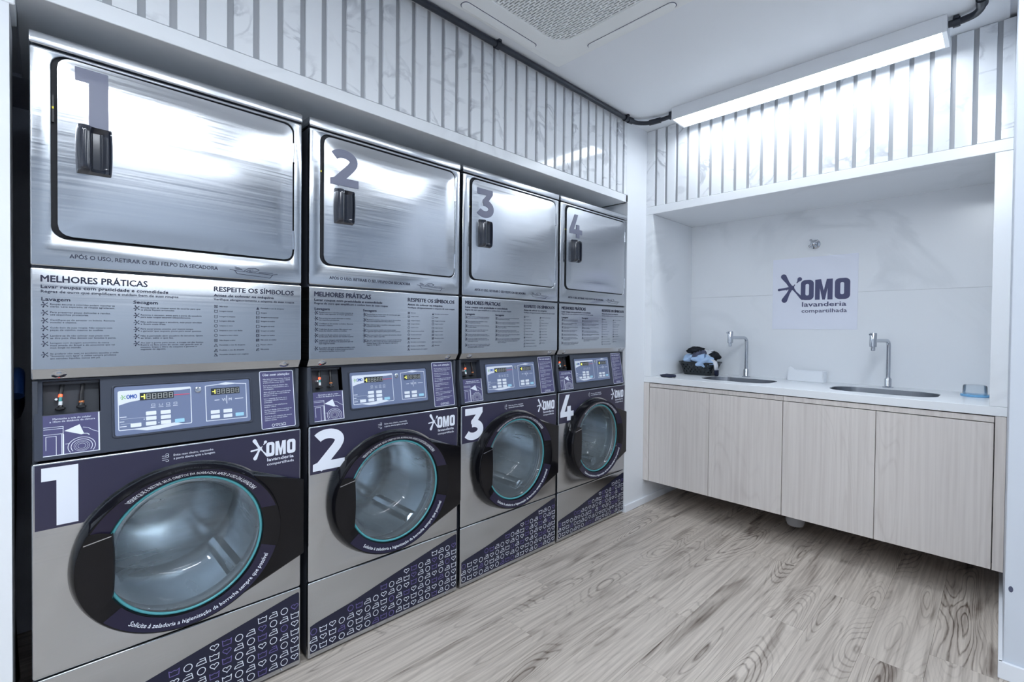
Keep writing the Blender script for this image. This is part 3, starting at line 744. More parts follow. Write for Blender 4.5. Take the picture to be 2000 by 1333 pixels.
def make_washer():
    t = thing('washing_machine', 'x', 'washer', (0, YL[0], 0))
    # carcass, open at the front for the drum
    mb = MB(); mb.box(-.75, -.73, .004, WD-.004, .012, 1.058).box(-.75, -.02, .004, .014, .012, 1.058).box(-.75, -.02, WD-.014, WD-.004, .012, 1.058)
    mb.box(-.75, -.02, .004, WD-.004, .012, .022).box(-.75, -.05, .014, WD-.014, 1.044, 1.058).box(-.55, -.03, .014, WD-.014, .86, .875)
    mb.build('body', 'machine_side', t)
    MB().box(-.70, -.02, .02, WD-.02, 0, .012).build('plinth', 'seam_dark', t)
    # sloping console
    fn = lambda u, s, h: con(u, s, h)
    cs = slab('console', [rr(.006, .003, WD-.006, .214, .006, 3), rect(.024, .120, .137, .206)], lambda u, s, h: con(u, s, h), .035, 'console_plastic', t, bevel=.003)
    # camera pocket
    mb = MB(); h0 = -.034
    P = [(.024, .120), (.137, .120), (.137, .206), (.024, .206)]
    mb.add([con(u, s, -.001) for u, s in P]+[con(u, s, h0) for u, s in P], [(0, 4, 5, 1), (1, 5, 6, 2), (2, 6, 7, 3), (3, 7, 4, 0), (4, 7, 6, 5)])
    mb.build('reader_pocket', 'pocket_grey', cs)
    def cable(u, cols, kind):
        a = MB().tube([Vector(con(u+.004, .206, -.025)), Vector(con(u+.002, .185, -.022)), Vector(con(u, .172, -.018))], .0045, 8); a.build('cable', 'cable_black', cs, smooth=True)
        z = .172
        for c_, L, r in cols:
            MB().tube([Vector(con(u, z, -.016)), Vector(con(u-.001, z-L, -.014))], r, 8).build('cable_sleeve', c_, cs, smooth=True); z -= L
        MB().rings([[Vector(con(u-.001+.011*r*math.cos(k*PI/6), z-.002+.004*r*math.sin(k*PI/6), hh)) for k in range(12)] for hh, r in ((-.03, 1), (-.008, 1), (-.006, .8))]).build('cable_gland', 'cable_black', cs)
    cable(.058, (('led_red', .006, .0042), ('cable_teal', .012, .0035), ('cable_white', .011, .0042), ('cable_black', .006, .0052)), 0)
    cable(.100, (('cable_black', .020, .0055), ('cable_orange', .006, .0058), ('cable_black', .008, .0062)), 1)
    MB().rings([[Vector(con(.049+.003*math.cos(k*PI/4), .160+.003*math.sin(k*PI/4), h)) for k in range(8)] for h in (-.03, -.012)]).build('connector', 'cable_white', cs)
    # camera label under the pocket
    lb = slab('camera_label', [rect(.0235, .0125, .1355, .1175)], lambda u, s, h: con(u, s, .0012+h), .0011, 'label_purple', cs)
    f = Flat(); f.poly(rect(.1325, .0125, .1355, .1175)); f.poly(rect(.0235, .0125, .1355, .0145))
    f.text('Mantenha a tela do celular', .042, .1055, .0046, .076, bold=.012); f.text('a 10cm de distância da câmera', .036, .0985, .0046, .090, bold=.012)
    lw = .0011
    f.stroke([(.0245, .087), (.062, .087), (.062, .0145)], lw); f.stroke([(.0245, .082), (.062, .082)], lw); f.stroke([(.0245, .068), (.059, .068), (.059, .0145)], lw)
    f.stroke([(.029, .028), (.029, .063), (.0485, .063), (.0485, .0145)], lw); f.poly([(.0605, .0145), (.0605, .07), (.0635, .066), (.0635, .0145)])
    f.poly([(.0640, .0745), (.0945, .0885), (.1035, .062), (.0975, .061)])
    f.stroke([(.101, .080), (.112, .077), (.122, .069), (.1325, .064)], lw); f.stroke([(.103, .063), (.11, .062), (.114, .058)], lw*1.6)
    for r in (.0275, .0215): f.stroke([(.0985+r*math.cos(a), .0300+r*.86*math.sin(a)) for a in [math.radians(-35+250*k/24) for k in range(25)]], lw*1.2)
    for r in (.016, .0125, .008): f.stroke(ell(.0985, .0305, r, r*.86, 18), .0006, closed=True)
    f.stroke([(.066, .040), (.073, .040)], lw)
    f.build('label_drawing', 'print_white', lb, CON(.0016))
    # display panel in its raised frame
    fr = slab('display_frame', [rr(.1615, .039, .5205, .1875, .008, 4), rr(.1665, .0435, .5155, .183, .006, 4)], lambda u, s, h: con(u, s, .004+h), .006, 'console_plastic', cs, bevel=.0015)
    dp = slab('display_panel', [rr(.1675, .0445, .5145, .182, .006, 4)], lambda u, s, h: con(u, s, .0012+h), .003, 'panel_blue', cs)
    f = Flat(); lw = .0022
    f.stroke(rr(.1760, .0590, .3495, .1690, .003, 2), lw, closed=True); f.poly([(.176, .169), (.349, .169), (.349, .164), (.322, .1615), (.2245, .1615), (.2245, .1405), (.200, .1365), (.176, .129)])
    f.poly([(.205, .059), (.31, .066), (.33, .059), (.265, .0515), (.24, .0515)])
    f.stroke([(.3885, .059), (.3885, .168), (.42, .1705), (.445, .1755), (.476, .1705), (.504, .168), (.503, .0575)], lw, closed=True); f.poly([(.42, .1705), (.445, .1755), (.476, .1705), (.446, .168)])
    for i, u in enumerate((.2555, .2740, .2915, .3095)):
        f.stroke([(u-.004, .126), (u-.004, .1205), (u+.004, .1205), (u+.004, .126)], .0009, closed=(i != 1)); f.poly(rect(u-.006, .1155, u+.006, .1168))
    for s, L in ((.0945, .015), (.0815, .010), (.0680, .015)): f.poly(rect(.1785, s, .1785+L, s+.0022))
    f.poly(rect(.18, .0895, .236, .0901)); f.poly(rect(.18, .0755, .205, .0761))
    f.poly(rect(.4125, .1205, .426, .1225)); f.poly(rect(.470, .1205, .4945, .1225)); f.poly(rect(.4455, .108, .4475, .134)); f.text('VI', .433, .117, .0085, bold=.01); f.text('M', .4525, .117, .0085, bold=.01)
    for u, s in ((.2335, .0845), (.268, .0705), (.4045, .0695)): f.poly(ell(u, s, .0014, .0014, 8))
    f.build('panel_print', 'panel_white', dp, CON(.0018))
    f = Flat(); f.text('OMO', .1945, .1465, .0115, .0235, bold=.035); f.build('brand_lettering', 'omo_blue', dp, CON(.0024))
    f = Flat(); splat(f, .187, .1515, .0062); f.build('brand_splash', 'omo_green', dp, CON(.0024))
    f = Flat(); f.poly(rect(.306, .1470, .3465, .1490)); f.build('red_line', 'red_line', dp, CON(.0022))
    for u0, u1, s0, s1, nd_ in ((.2245, .3055, .1395, .1600, 6), (.4035, .4840, .1390, .1590, 6)):
        d = slab('display_window', [rect(u0, s0, u1, s1)], lambda u, s, h: con(u, s, .0027+h), .0012, 'display_dark', dp)
        dw = (u1-u0)/nd_
        g1, g2 = Flat(), Flat()
        for i in range(nd_):
            ff = g2 if i == 0 else g1; a, b = u0+dw*(i+.2), u0+dw*(i+.8); lo, mi, hi_ = s0+.003, (s0+s1)/2, s1-.004
            w_ = .0016
            if i == 0: ff.stroke([(b, lo), (b, hi_)], .0026); ff.stroke([(a, mi), (b, mi)], .0018)
            else:
                ff.stroke([(a, lo), (b, lo), (b, hi_), (a, hi_)], w_, closed=True); ff.stroke([(a, mi), (b, mi)], w_)
        g1.build('digit_print', 'digit_grey', dp, CON(.0031)); g2.build('digit_lit', 'digit_yellow', dp, CON(.0031))
    MB().rings([[Vector(con(.3685+r*math.cos(k*PI/8), .1585+r*math.sin(k*PI/8), h)) for k in range(16)] for h, r in ((.0, .0095), (.004, .009), (.005, .006), (.0035, .0055), (.003, .001))]).build('key_lock', 'chrome', cs, smooth=True)
    bm_ = None
    btn = [(.250, .100), (.285, .0995), (.250, .0855), (.285, .085), (.2495, .0705), (.285, .070), (.2145, .070)]
    bt2 = [(.413, .085), (.448, .085), (.413, .070), (.448, .0695)]
    def button(u, s, w_, m):
        return slab('button', [rr(u-w_/2, s-.0056, u+w_/2, s+.0056, .0015, 2)], lambda a, b, h: con(a, b, .0032+h), .0022, m, cs)
    for u, s in btn: button(u, s, .0245, 'button_white')
    for u, s in bt2: button(u, s, .0245, 'button_white')
    button(.319, .070, .024, 'button_teal'); button(.482, .070, .024, 'button_teal')
    # notice at the right
    nt_ = slab('usage_notice', [rr(.5465, .0105, .6555, .2045, .004, 3)], lambda u, s, h: con(u, s, .0012+h), .0011, 'label_purple', cs)
    f = Flat(); f.stroke(rr(.5470, .0110, .6550, .2040, .004, 3), .0022, closed=True)
    f.text('Use com atenção:', .557, .1885, .0085, .088, bold=.014, shear=.25)
    NL = [('Não deixe objetos nos bolsos. Antes de', 'colocar roupas, confira os botões e zíperes', 'e feche-os para evitar danos.'), ('Feche bem a porta da máquina. Não', 'abra durante o funcionamento nem a', 'centrifugação.'), ('Após cada lavagem, abra a porta de modo', 'que a umidade saia e evite mofos na', 'borracha e odores.'), ('Lave o conteúdo de acordo com a', 'capacidade indicada. Respeite a', 'quantidade.'), ('Certifique-se que nada ficou no', 'tambor e filtro.'), ('Qualquer dúvida, chame a zeladoria ou', 'fale com o nosso atendimento pelo', 'canal indicado.'), ('A porta de vidro esquenta, não encoste', 'enquanto estiver em uso; chame', 'suporte técnico.')]
    s = .176
    for para in NL:
        for q in para: f.text(q, .557, s, .0036, min(.088, .0024*len(q)), bold=.006); s -= .0062
        s -= .0035
    for i, u in enumerate((.583, .5945, .606, .6175)):
        if i == 0: f.stroke(ell(u, .0205, .0042, .0042, 12), .0013, closed=True)
        elif i == 1: f.stroke([(u-.0045, .023), (u, .0165), (u+.0045, .023), (u+.0025, .025), (u, .023), (u-.0025, .025)], .0013, closed=True)
        elif i == 2: f.stroke(rect(u-.0048, .0175, u+.0048, .024), .0013, closed=True)
        else: f.stroke([(u-.005, .0175), (u+.005, .0175), (u+.004, .025), (u-.002, .025)], .0013, closed=True)
    f.build('notice_lettering', 'print_white', nt_, CON(.0016))
    # front panel with porthole
    P1 = lambda e: (lambda u, v: (e, u, v))
    fp = slab('front_panel', [rr(.002, .2875, WD-.002, .8475, .007, 4), ell(CU, CV, .205, .205, 56)], lambda u, v, h: (h, u, v), .014, 'steel', t, bevel=.0035, smooth=True)
    arc = [(.335+.272*math.cos(a), .546+.247*math.sin(a)) for a in [math.radians(148.5-(148.5-48)*k/30) for k in range(31)]]
    f = Flat(); f.poly([(.008, .8425), (.008, .6735), (arc[0][0], .6735)]+arc+[(.669, .669), (.669, .8425)])
    f.build('front_decal', 'decal_purple', fp, P1(.0006))
    f = Flat(); logo(f, lambda a, b: (.500+.1685*a, .697+.1725*b)); f.build('brand_logo', 'print_white', fp, P1(.0012))
    f = Flat(); f.text('Evite mau cheiro, mantenha', .302, .8165, .0062, .103, bold=.010); f.text('a porta aberta após a lavagem', .302, .8065, .0062, .107, bold=.010)
    for k, (a, b) in enumerate(((0, .006), (.0, 0), (.0, -.006))): f.stroke([(.274, .8145+b), (.286, .8145+b)]+[(.286+.004*math.cos(q), .8145+b+(.003 if b >= 0 else -.003)+.003*math.sin(q)*(1 if b >= 0 else -1)) for q in (-1.2, -.2, .8, 1.8, 2.8)], .0012)
    f.build('door_note', 'print_white', fp, P1(.0012))
    # lower panel and its pattern
    lo = slab('lower_panel', [rr(.002, .010, WD-.002, .2835, .005, 3)], lambda u, v, h: (h, u, v), .016, 'steel', t, bevel=.003, smooth=True)
    us = [.010+.656*k/30 for k in range(31)]
    f = Flat(); f.poly([(.010, .026)]+[(u, decal_curve(u)) for u in us]+[(.669, .264), (.669, .026)]); f.build('pattern_decal', 'decal_navy', lo, P1(.0006))
    a, b = Flat(), Flat(); icons(a, b); a.build('laundry_icon_print', 'print_white', lo, P1(.0012)); b.build('lilac_icon_print', 'print_lilac', lo, P1(.0012))
    for c_ in lo.children:
        if 'icon' in c_.name: c_['kind'] = 'stuff'
    MB().rings([[(x, .610+r*math.cos(k*PI/5), .019+r*math.sin(k*PI/5)) for k in range(10)] for x, r in ((-.001, .004), (.002, .0035), (.003, .001))]).build('screw', 'chrome', lo, smooth=True)
    # door: moulded bezel running out into the hinge wedge
    n = 72; TH = [2*PI*k/n for k in range(n)]
    E = lambda x, cu, cv, a, b: [(x, cu+a*math.cos(q), cv+b*math.sin(q)) for q in TH]
    rg = [E(.0005, .335, .545, .266, .241), E(.010, .335, .545, .2665, .2415), E(.030, .335, .545, .262, .237), E(.041, .335, .5455, .2585, .2345), E(.0465, .335, .546, .2555, .232), [bez(q, 0) for q in TH], [bez(q, .5) for q in TH], [bez(q, 1) for q in TH],
          E(.030, CU, CV, .2005, .2005), E(.004, CU, CV, .1985, .1985)]
    dm = MB().rings(rg, caps=False); door = dm.build('door', 'black_gloss', t, smooth=True)
    # wedge
    ta, tb = math.radians(47), math.radians(-92)
    arcw = [(.335+.250*math.cos(a), .546+.226*math.sin(a)) for a in [ta+(tb-ta)*k/24 for k in range(25)]]
    top = (.335+.263*math.cos(ta), .545+.239*math.sin(ta)); bot = (.335+.263*math.cos(math.radians(-80)), .545+.239*math.sin(math.radians(-80)))
    lp_ = [top, (.681, .669), (.681, .408), bot]+[arcw[k] for k in range(22, 0, -1)]
    v, fcs = fill2d([lp_]); nn = len(v); hx = lambda u: .034-.022*max(0, min(1, (u-.45)/.23))
    V = [(hx(u), u, z) for u, z in v]+[(.0008, u, z) for u, z in v]; F = list(fcs)
    L0 = len(lp_)
    idx = []
    for p in lp_:
        idx.append(min(range(nn), key=lambda i: (v[i][0]-p[0])**2+(v[i][1]-p[1])**2))
    for k in range(L0): F.append((idx[k], idx[(k+1) % L0], idx[(k+1) % L0]+nn, idx[k]+nn))
    mesh_obj('hinge_cover', V, F, 'black_gloss', door, bevel=.002, segs=2, angle=.9)
    # decal sectors on the bezel
    def sector(name, a0, a1, k0, k1, mat, e=.0006, m=40):
        vs = []; fs = []
        for i in range(m+1):
            q = math.radians(a0+(a1-a0)*i/m)
            for k in (k0, (k0+k1)/2, k1):
                p = bez(q, k); vs.append((p[0]+e, p[1], p[2]))
        for i in range(m):
            for k in range(2): fs.append((i*3+k, i*3+k+1, i*3+k+4, i*3+k+3))
        return mesh_obj(name, vs, fs, mat, door, smooth='all')
    sector('upper_decal', 157, 17, .02, .97, 'bezel_decal'); sector('lower_decal', 218, 343, .02, .97, 'bezel_decal')
    def arcs(txt, a0, a1, km, inward):
        f = Flat(); arc_text(f, txt, math.radians(a0), math.radians(a1), km, .0085 if inward else .0115, inward)
        vs = []
        for th, kk in f.v:
            p = bez(th, kk); vs.append((p[0]+.0012, p[1], p[2]))
        return mesh_obj('arc_lettering', vs, f.f, 'print_white', door)
    arcs('VERIFIQUE E RETIRE SEUS OBJETOS DA BORRACHA APÓS O USO DA LAVADORA', 131, 38, .58, False)
    arcs('Solicite à zeladoria a higienização da borracha sempre que possível', 232, 336, .45, True)
    # handle plate on the left of the bezel
    vs = []; fs = []; m = 14
    for i in range(m+1):
        q = math.radians(153+(208-153)*i/m)
        o1 = bez(q, -.05); th = q
        zi = CV+.199*math.sin(q); ui = .160+.004*math.cos((i/m-.5)*PI)
        vs += [(o1[0]+.0005, o1[1], o1[2]), (.0475, o1[1]+.02, o1[2]*.92+zi*.08), (.0455, ui-.004, zi*.97+CV*.03), (.038, ui, zi*.97+CV*.03), (.020, ui, zi*.97+CV*.03)]
    for i in range(m):
        for k in range(4): a = i*5+k; fs.append((a, a+1, a+6, a+5))
    mesh_obj('door_handle', vs, fs, 'black_gloss', door, smooth=True)
    mesh_obj('handle_highlight', [(.0482, .098, .622), (.0482, .098, .6245), (.0482, .155, .6355), (.0482, .155, .633)], [(0, 1, 2, 3)], 'chrome', door)  # bright sliver laid on as the highlight along the handle recess
    # teal ring, glass bowl, drum
    MB().rings([[(.027+.0045*math.sin(b), CU+(.1972+.0045*math.cos(b))*math.cos(q), CV+(.1972+.0045*math.cos(b))*math.sin(q)) for q in TH] for b in [2*PI*k/10 for k in range(11)]], caps=False).build('door_seal', 'gasket_teal', door, smooth=True)
    prof = [(.026, .1965), (.030, .192), (.031, .186), (.024, .180), (.0, .174), (-.04, .168), (-.080, .158), (-.105, .142), (-.120, .115), (-.127, .08), (-.129, .04), (-.129, .002)]
    MB().rings(lathe_x(prof, CU, CV), caps=False).build('glass_bowl', 'door_glass', door, smooth=True)
    pr = [(-.010, .206), (-.030, .212), (-.050, .205), (-.052, .245), (-.10, .262), (-.44, .262), (-.47, .245), (-.478, .20), (-.470, .17), (-.470, .08), (-.470, .002)]
    dr = MB().rings(lathe_x(pr, CU, CV), caps=False).build('drum', 'drum_steel', t, smooth=True)
    for a in (20, 140, 260):
        q = math.radians(a+50); d = Vector((0, math.cos(q), math.sin(q))); s = Vector((0, -math.sin(q), math.cos(q))); c0 = Vector((0, CU, CV))
        mb = MB(); sec = [(-.032, .261), (-.012, .236), (.012, .236), (.032, .261)]
        mb.rings([[c0+Vector((x, 0, 0))+d*r+s*w_ for w_, r in sec] for x in (-.12, -.43)], caps=True).build('drum_paddle', 'drum_steel', dr, bevel=.006)
    return t
wash0 = make_washer()
washers = [wash0]+[copy_tree(wash0) for _ in range(3)]
WLAB = ['washing machine with white 1 on its purple band, nearest the viewer', 'washing machine with white 2 on its purple band, second in the row',
        'washing machine with white 3 on its purple band, third in the row', 'washing machine with white 4 on its purple band, beside the white column']
for i, t in enumerate(washers):
    t.location = (0, YL[i], 0); t['label'] = WLAB[i]; t['group'] = 'washing machines in the row'
    fp = [c for c in t.children if c.name.startswith('front_panel')][0]
    f = Flat()
    if i == 0: number(f, 1, .020, .680, .071, .154)
    else: number(f, i+1, .017, .684, .119, .148)
    f.build('number_print', 'print_white', fp, lambda u, v: (.0013, u, v))

# ------------------------------------------------------------------ hoses in the gap beside the first machine
t = tag(MB().tube(smooth_path([(-.90, -.075, .86), (-.62, -.062, .93), (-.42, -.06, 1.03), (-.30, -.055, 1.06), (-.24, -.055, 1.0)], 10), .017, 10).build('water_hose', 'hose_blue', smooth=True), 'dark blue water hose in the gap beside the first washer', 'hose')
t = tag(MB().tube(smooth_path([(-.42, -.075, .84), (-.33, -.07, .80), (-.28, -.07, .70), (-.3, -.075, .4), (-.5, -.07, .05)], 10), .014, 10).build('drain_hose', 'cable_black', smooth=True), 'black drain hose hanging beside the first washer', 'hose')

# ------------------------------------------------------------------ counter, cabinets
ZC = .886
basins = [(.52, .215, 'b1'), (1.2725, .2325, 'b2')]
def basin_loop(cx, hw, g_=0., y0=3.10, y1=3.405): return rr(cx-hw-g_, y0-g_, cx+hw+g_, y1+g_, .11, 8)
t = thing('countertop', 'white marble countertop with two sink cutouts over the wooden cabinets', 'countertop', (0, 0, 0))
slab('slab', [rect(.0, YB, XR, YN), basin_loop(*basins[0][:2]), basin_loop(*basins[1][:2])], lambda u, v, h: (u, v, ZC+h), .020, 'marble_trim', t)
MB().box(.0, XR, YB-.001, YB+.016, .846, ZC-.0005).build('apron', 'marble_trim', t, bevel=.001, segs=1)
for (cx, hw, _), lab in zip(basins, ('stainless steel sink set in the counter near the laundry basket', 'stainless steel sink set in the counter under the right tap')):
    a = [Vector((u, v, ZC-.03)) for u, v in basin_loop(cx, hw, -.0012)]; b = [Vector((u, v, ZC-.003)) for u, v in basin_loop(cx, hw, -.0015)]
    c = [Vector((u, v, ZC-.14)) for u, v in basin_loop(cx, hw, -.014)]; d = [Vector((u, v, ZC-.165)) for u, v in basin_loop(cx, hw, -.04)]
    s = thing('sink', lab, 'sink', (0, 0, 0), 'sinks in the counter')
    MB().rings([a, b, c, d]).build('bowl', 'sink_steel', s, smooth=True)
    MB().rings(lathe_z([(.035, ZC-.1645), (.033, ZC-.161), (.01, ZC-.163)], cx, 3.25)).build('drain', 'chrome', s, smooth=True)
def cabinet(x0, x1, doors, lab, fill):
    t = thing('cabinet', lab, 'cabinet', ((x0+x1)/2, YB, .17), 'wall hung cabinets under the counter'); cx = (x0+x1)/2
    MB().box(x0-cx, x1-cx, .022, .585, .002, .018).box(x0-cx, x0-cx+.016, .022, .585, .018, .655).box(x1-cx-.016, x1-cx, .022, .585, .018, .655).box(x0-cx+.016, x1-cx-.016, .57, .585, .018, .655).build('carcass', 'cabinet_wood', t)
    MB().box(x0-cx, x1-cx, .006, .022, .646, .6705).build('top_rail', 'cabinet_wood', t)
    for a, b in doors:
        c_ = (a+b)/2
        MB().box(a-c_, b-c_, 0, .018, 0, .642).build('door', 'cabinet_wood', t, bevel=.0012, segs=1, loc=(c_-cx, .002, 0))
    a, b = fill
    MB().box(a-cx, b-cx, .0, .585, .0, .674).build('end_panel', 'cabinet_wood', t)
    return t
cabinet(.0425, .8674, ((.0432, .4517), (.4540, .8668)), 'pale wood wall hung cabinet with two doors beside the white column', (.001, .0405))
cabinet(.8694, 1.7035, ((.8702, 1.2872), (1.2896, 1.7025)), 'pale wood wall hung cabinet with two doors beside the right wall', (1.7065, XR-.001))

t = thing('drain_trap', 'round pale drain trap hanging below the middle of the cabinets', 'drain trap', (.880, 3.20, .05))
MB().rings(lathe_z([(.015, 0), (.042, .004), (.05, .025), (.05, .085), (.028, .095), (.028, .119)], 0, 0)).build('cup', 'pipe_grey', t, smooth=True)
MB().tube([(0, .04, .07), (0, .354, .07)], .02, 12).build('outlet_pipe', 'pipe_grey', t, smooth=True)
# taps
def tap(x, y, dx, lab):
    t = thing('tap', lab, 'tap', (x, y, ZC), 'chrome taps on the counter')
    H = .272; r = .0105
    MB().rings(lathe_z([(.026, .0005), (.026, .006), (.018, .009), (.0165, .012), (.0165, .05), (.0125, .058)], 0, 0, 20)).build('base', 'chrome', t, smooth=True)
    d = Vector((dx, -.15, 0)); L = d.length; d.normalize()
    pts = [(0, 0, .04), (0, 0, H-.03)]+[Vector((0, 0, H-.03))+Vector((0, 0, 1))*.03*math.sin(a)+d*.03*(1-math.cos(a)) for a in (.3, .6, .9, 1.2, 1.5708)]+[Vector((0, 0, H))+d*L]
    MB().tube(pts, r, 14).build('spout', 'chrome', t, smooth=True)
    e = d*(L+.012)
    MB().rings(lathe_z([(.001, H+.045), (.016, H+.043), (.0175, H+.040), (.0175, H-.034), (.015, H-.036), (.0105, H-.037), (.0105, H-.056), (.008, H-.058)], e.x, e.y, 20)).build('valve_body', 'chrome', t, smooth=True)
    k = e+d*.016
    MB().tube([Vector((k.x, k.y, H+.033)), Vector((k.x, k.y, H+.033))+d*.022], .004, 8).build('lever', 'chrome', t, smooth=True)
tap(.489, 3.478, -.045, 'chrome swan tap beside the laundry basket')
tap(1.267, 3.478, -.045, 'chrome swan tap right of the white caddy')
# wall valve
t = thing('wall_valve', 'chrome cross handle valve on the marble above the poster', 'valve', (.872, YN, 1.766))
MB().rings([[(.030*r*math.cos(k*PI/10), y, .030*r*math.sin(k*PI/10)) for k in range(20)] for y, r in ((-.0005, 1), (-.006, .95), (-.012, .6), (-.035, .5))]).build('flange', 'chrome', t, smooth=True)
for q in (35, 125):
    a = math.radians(q); v = Vector((math.cos(a), 0, math.sin(a)))*.032
    MB().tube([Vector((0, -.042, 0))-v, Vector((0, -.042, 0))+v], [.0075, .0075], 10).build('handle_bar', 'chrome', t, smooth=True)
MB().rings([[(.014*r*math.cos(k*PI/8), y, .014*r*math.sin(k*PI/8)) for k in range(16)] for y, r in ((-.03, 1), (-.052, 1), (-.056, .6))]).build('hub', 'chrome', t, smooth=True)
# poster
t = thing('poster', 'white square poster with dark logo on the niche wall', 'poster', (.6265, YN, 1.2195))
MB().box(0, .4765, -.003, -.0008, 0, .4675).build('sheet', 'paper', t)
f = Flat(); logo(f, lambda a, b: (.4765*a, .4675*b)); f.build('logo_print', 'poster_ink', t, lambda u, v: (u, -.0036, v), (0, -1, 0))
# white caddy
t = thing('caddy', 'low white plastic caddy with raised ends between the taps', 'caddy', (.752, 3.462, ZC))
prof = [(0, 0), (.198, 0), (.200, .072), (.186, .074), (.180, .060), (.110, .062), (.045, .068), (.030, .082), (.016, .092), (.0, .086)]
slab('front_wall', [prof], lambda u, v, h: (u, 0-h, v+.0005), .004, 'plastic_white', t, bevel=.001)
slab('rear_wall', [[(0, 0), (.198, 0), (.2, .066), (.0, .070)]], lambda u, v, h: (u, .060-h, v+.0005), .004, 'plastic_white', t)
MB().box(.002, .198, .003, .063, .0005, .055).build('tray', 'plastic_white', t, bevel=.004)
MB().box(.196, .202, .0, .064, .0005, .068).build('end_wall', 'plastic_white', t, bevel=.001)
MB().box(-.002, .003, 0, .064, .0005, .080).build('end_wall', 'plastic_white', t, bevel=.001)
# clear tub on a blue lid
t = thing('tub', 'clear plastic tub upside down on its blue lid at the counter end', 'tub', (1.630, 3.36, ZC))
MB().rings(lathe_z([(.052, .0005), (.054, .003), (.054, .010), (.050, .012)], 0, 0, 32)).build('lid', 'lid_blue', t, smooth=True)
MB().rings(lathe_z([(.046, .0125), (.045, .050), (.043, .056), (.039, .058), (.002, .058)], 0, 0, 32), caps=False).build('cup', 'clear_plastic', t, smooth=True)
# dark cloth lying at the left end
def blob(name, c, r, mat, parent=None, seed=0, amp=.25, fr=2.2, n=28, m=18, flat=0.):
    rd = random.Random(seed); ph = [(rd.uniform(0, 6.3), rd.uniform(0, 6.3), rd.uniform(.6, 1.4)) for _ in range(5)]
    rings = []
    for j in range(m+1):
        th = PI*(j+.02)/(m+.04); ring = []
        for i in range(n):
            p = 2*PI*i/n; q = 0
            for k, (a, b, s_) in enumerate(ph): q += math.sin(fr*s_*(k*.5+1)*p/1.0*round(1)+a) * math.sin(fr*s_*th*1.4+b) if 0 else math.sin(round(fr*s_+k*.7)*p+a)*math.sin((fr*s_+k*.6)*th+b)
            k_ = 1+amp*q/2.2
            z = math.cos(th)*k_; z = max(z, -flat) if flat else z
            ring.append((c[0]+r[0]*math.sin(th)*math.cos(p)*k_, c[1]+r[1]*math.sin(th)*math.sin(p)*k_, c[2]+r[2]*z))
        rings.append(ring)
    return MB().rings(rings).build(name, mat, parent, smooth='all')
tag(blob('dark_cloth', (.140, 3.045, ZC+.0085), (.055, .05, .011), 'cloth_navy', seed=4, amp=.22, flat=.72), 'small dark folded cloth lying at the left end of the counter', 'cloth')
# laundry basket
BX, BY = .200, 3.40
t = thing('laundry_basket', 'small dark plastic basket with round holes holding laundry', 'basket', (BX, BY, ZC))
def bring(z, hole=None):
    k = z/.088; hw, hd, r = .098+.026*k, .072+.018*k, .035
    return hw, hd, r
def perim(hw, hd, r, s):
    lp = rr(-hw, -hd, hw, hd, r, 6); L = [0]; n = len(lp)
    for i in range(n): a, b = lp[i], lp[(i+1) % n]; L.append(L[-1]+math.hypot(b[0]-a[0], b[1]-a[1]))
    d = (s % 1)*L[-1]
    for i in range(n):
        if L[i+1] >= d:
            q = (d-L[i])/(L[i+1]-L[i]+1e-9); a, b = lp[i], lp[(i+1) % n]; return a[0]+(b[0]-a[0])*q, a[1]+(b[1]-a[1])*q
    return lp[0]
NS, rows = 104, [0, .010, .020, .029, .035, .044, .050, .059, .065, .074, .082, .088]
vs = []; fs = []
for z in rows:
    for i in range(NS): p = perim(*bring(z), i/NS); vs.append((p[0], p[1], z+.001))
for j in range(len(rows)-1):
    for i in range(NS):
        if j in (2, 4+0, 6, 8) and (i+(2 if j in (4, 8) else 0)) % 4 == 1 and rows[j] > .015 and rows[j] < .07: continue
        a, b = j*NS+i, j*NS+(i+1) % NS; fs.append((a, b, b+NS, a+NS))
fs.append(tuple(range(NS))[::-1])
o = mesh_obj('basket_wall', vs, fs, 'basket_dark', t); sm = o.modifiers.new('thickness', 'SOLIDIFY'); sm.thickness = .003
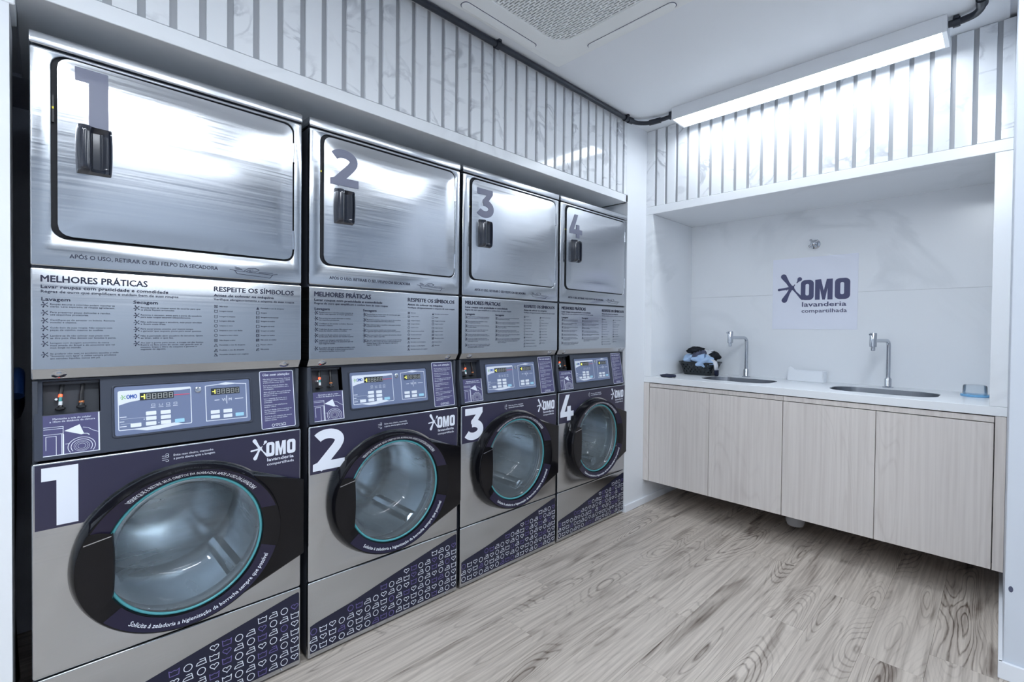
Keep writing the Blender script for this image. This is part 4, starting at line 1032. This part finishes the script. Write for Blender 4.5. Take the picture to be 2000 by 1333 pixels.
hw, hd, r = bring(.088)
slab('rim', [rr(-hw-.006, -hd-.006, hw+.006, hd+.006, .04, 6), rr(-hw+.003, -hd+.003, hw-.003, hd-.003, .033, 6)], lambda u, v, h: (u, v, .094+h), .009, 'basket_dark', t)
G = 'laundry in the dark basket'
tag(blob('garment', (BX-.06, BY-.01, ZC+.105), (.055, .06, .038), 'cloth_blue', seed=1, amp=.3), 'pale blue garment bundled at the left of the dark basket', 'laundry', G)
tag(blob('garment', (BX+.005, BY-.03, ZC+.110), (.06, .045, .062), 'cloth_grey', seed=2, amp=.25), 'slate grey garment in the middle of the dark basket', 'laundry', G)
tag(blob('garment', (BX-.035, BY, ZC+.172), (.062, .05, .026), 'cloth_black', seed=3, amp=.28), 'black garment heaped on top of the laundry basket', 'laundry', G)
tag(blob('garment', (BX+.055, BY-.055, ZC+.098), (.068, .050, .040), 'cloth_blue', seed=5, amp=.4), 'light blue shirt spilling over the front of the dark basket', 'laundry', G)
tag(blob('garment', (BX+.055, BY+.02, ZC+.145), (.045, .04, .030), 'cloth_white', seed=6, amp=.3), 'white garment behind the blue shirt in the basket', 'laundry', G)
tag(blob('garment', (BX+.092, BY+.015, ZC+.138), (.036, .045, .030), 'cloth_black', seed=8, amp=.3), 'black garment at the right side of the laundry basket', 'laundry', G)
def hang(path, wd, mat, name, parent=None):
    rings = []
    for p, w_ in zip(path, wd):
        rings.append([(p[0]+.012*math.cos(a), p[1]+w_*math.sin(a), p[2]) for a in [2*PI*k/12 for k in range(12)]])
    return MB().rings(rings).build(name, mat, parent, smooth='all')
sk = thing('sock', 'white sock with navy toe hanging over the basket side', 'sock', (BX, BY, ZC), G)
hang([(.075, -.045, .118), (.105, -.052, .116), (.128, -.055, .100), (.136, -.057, .075), (.140, -.058, .045)], (.02, .022, .022, .023, .024), 'cloth_white', 'leg', sk)
hang([(.140, -.058, .045), (.141, -.058, .030), (.142, -.058, .014), (.142, -.058, .004)], (.025, .026, .022, .008), 'cloth_navy', 'toe', sk)
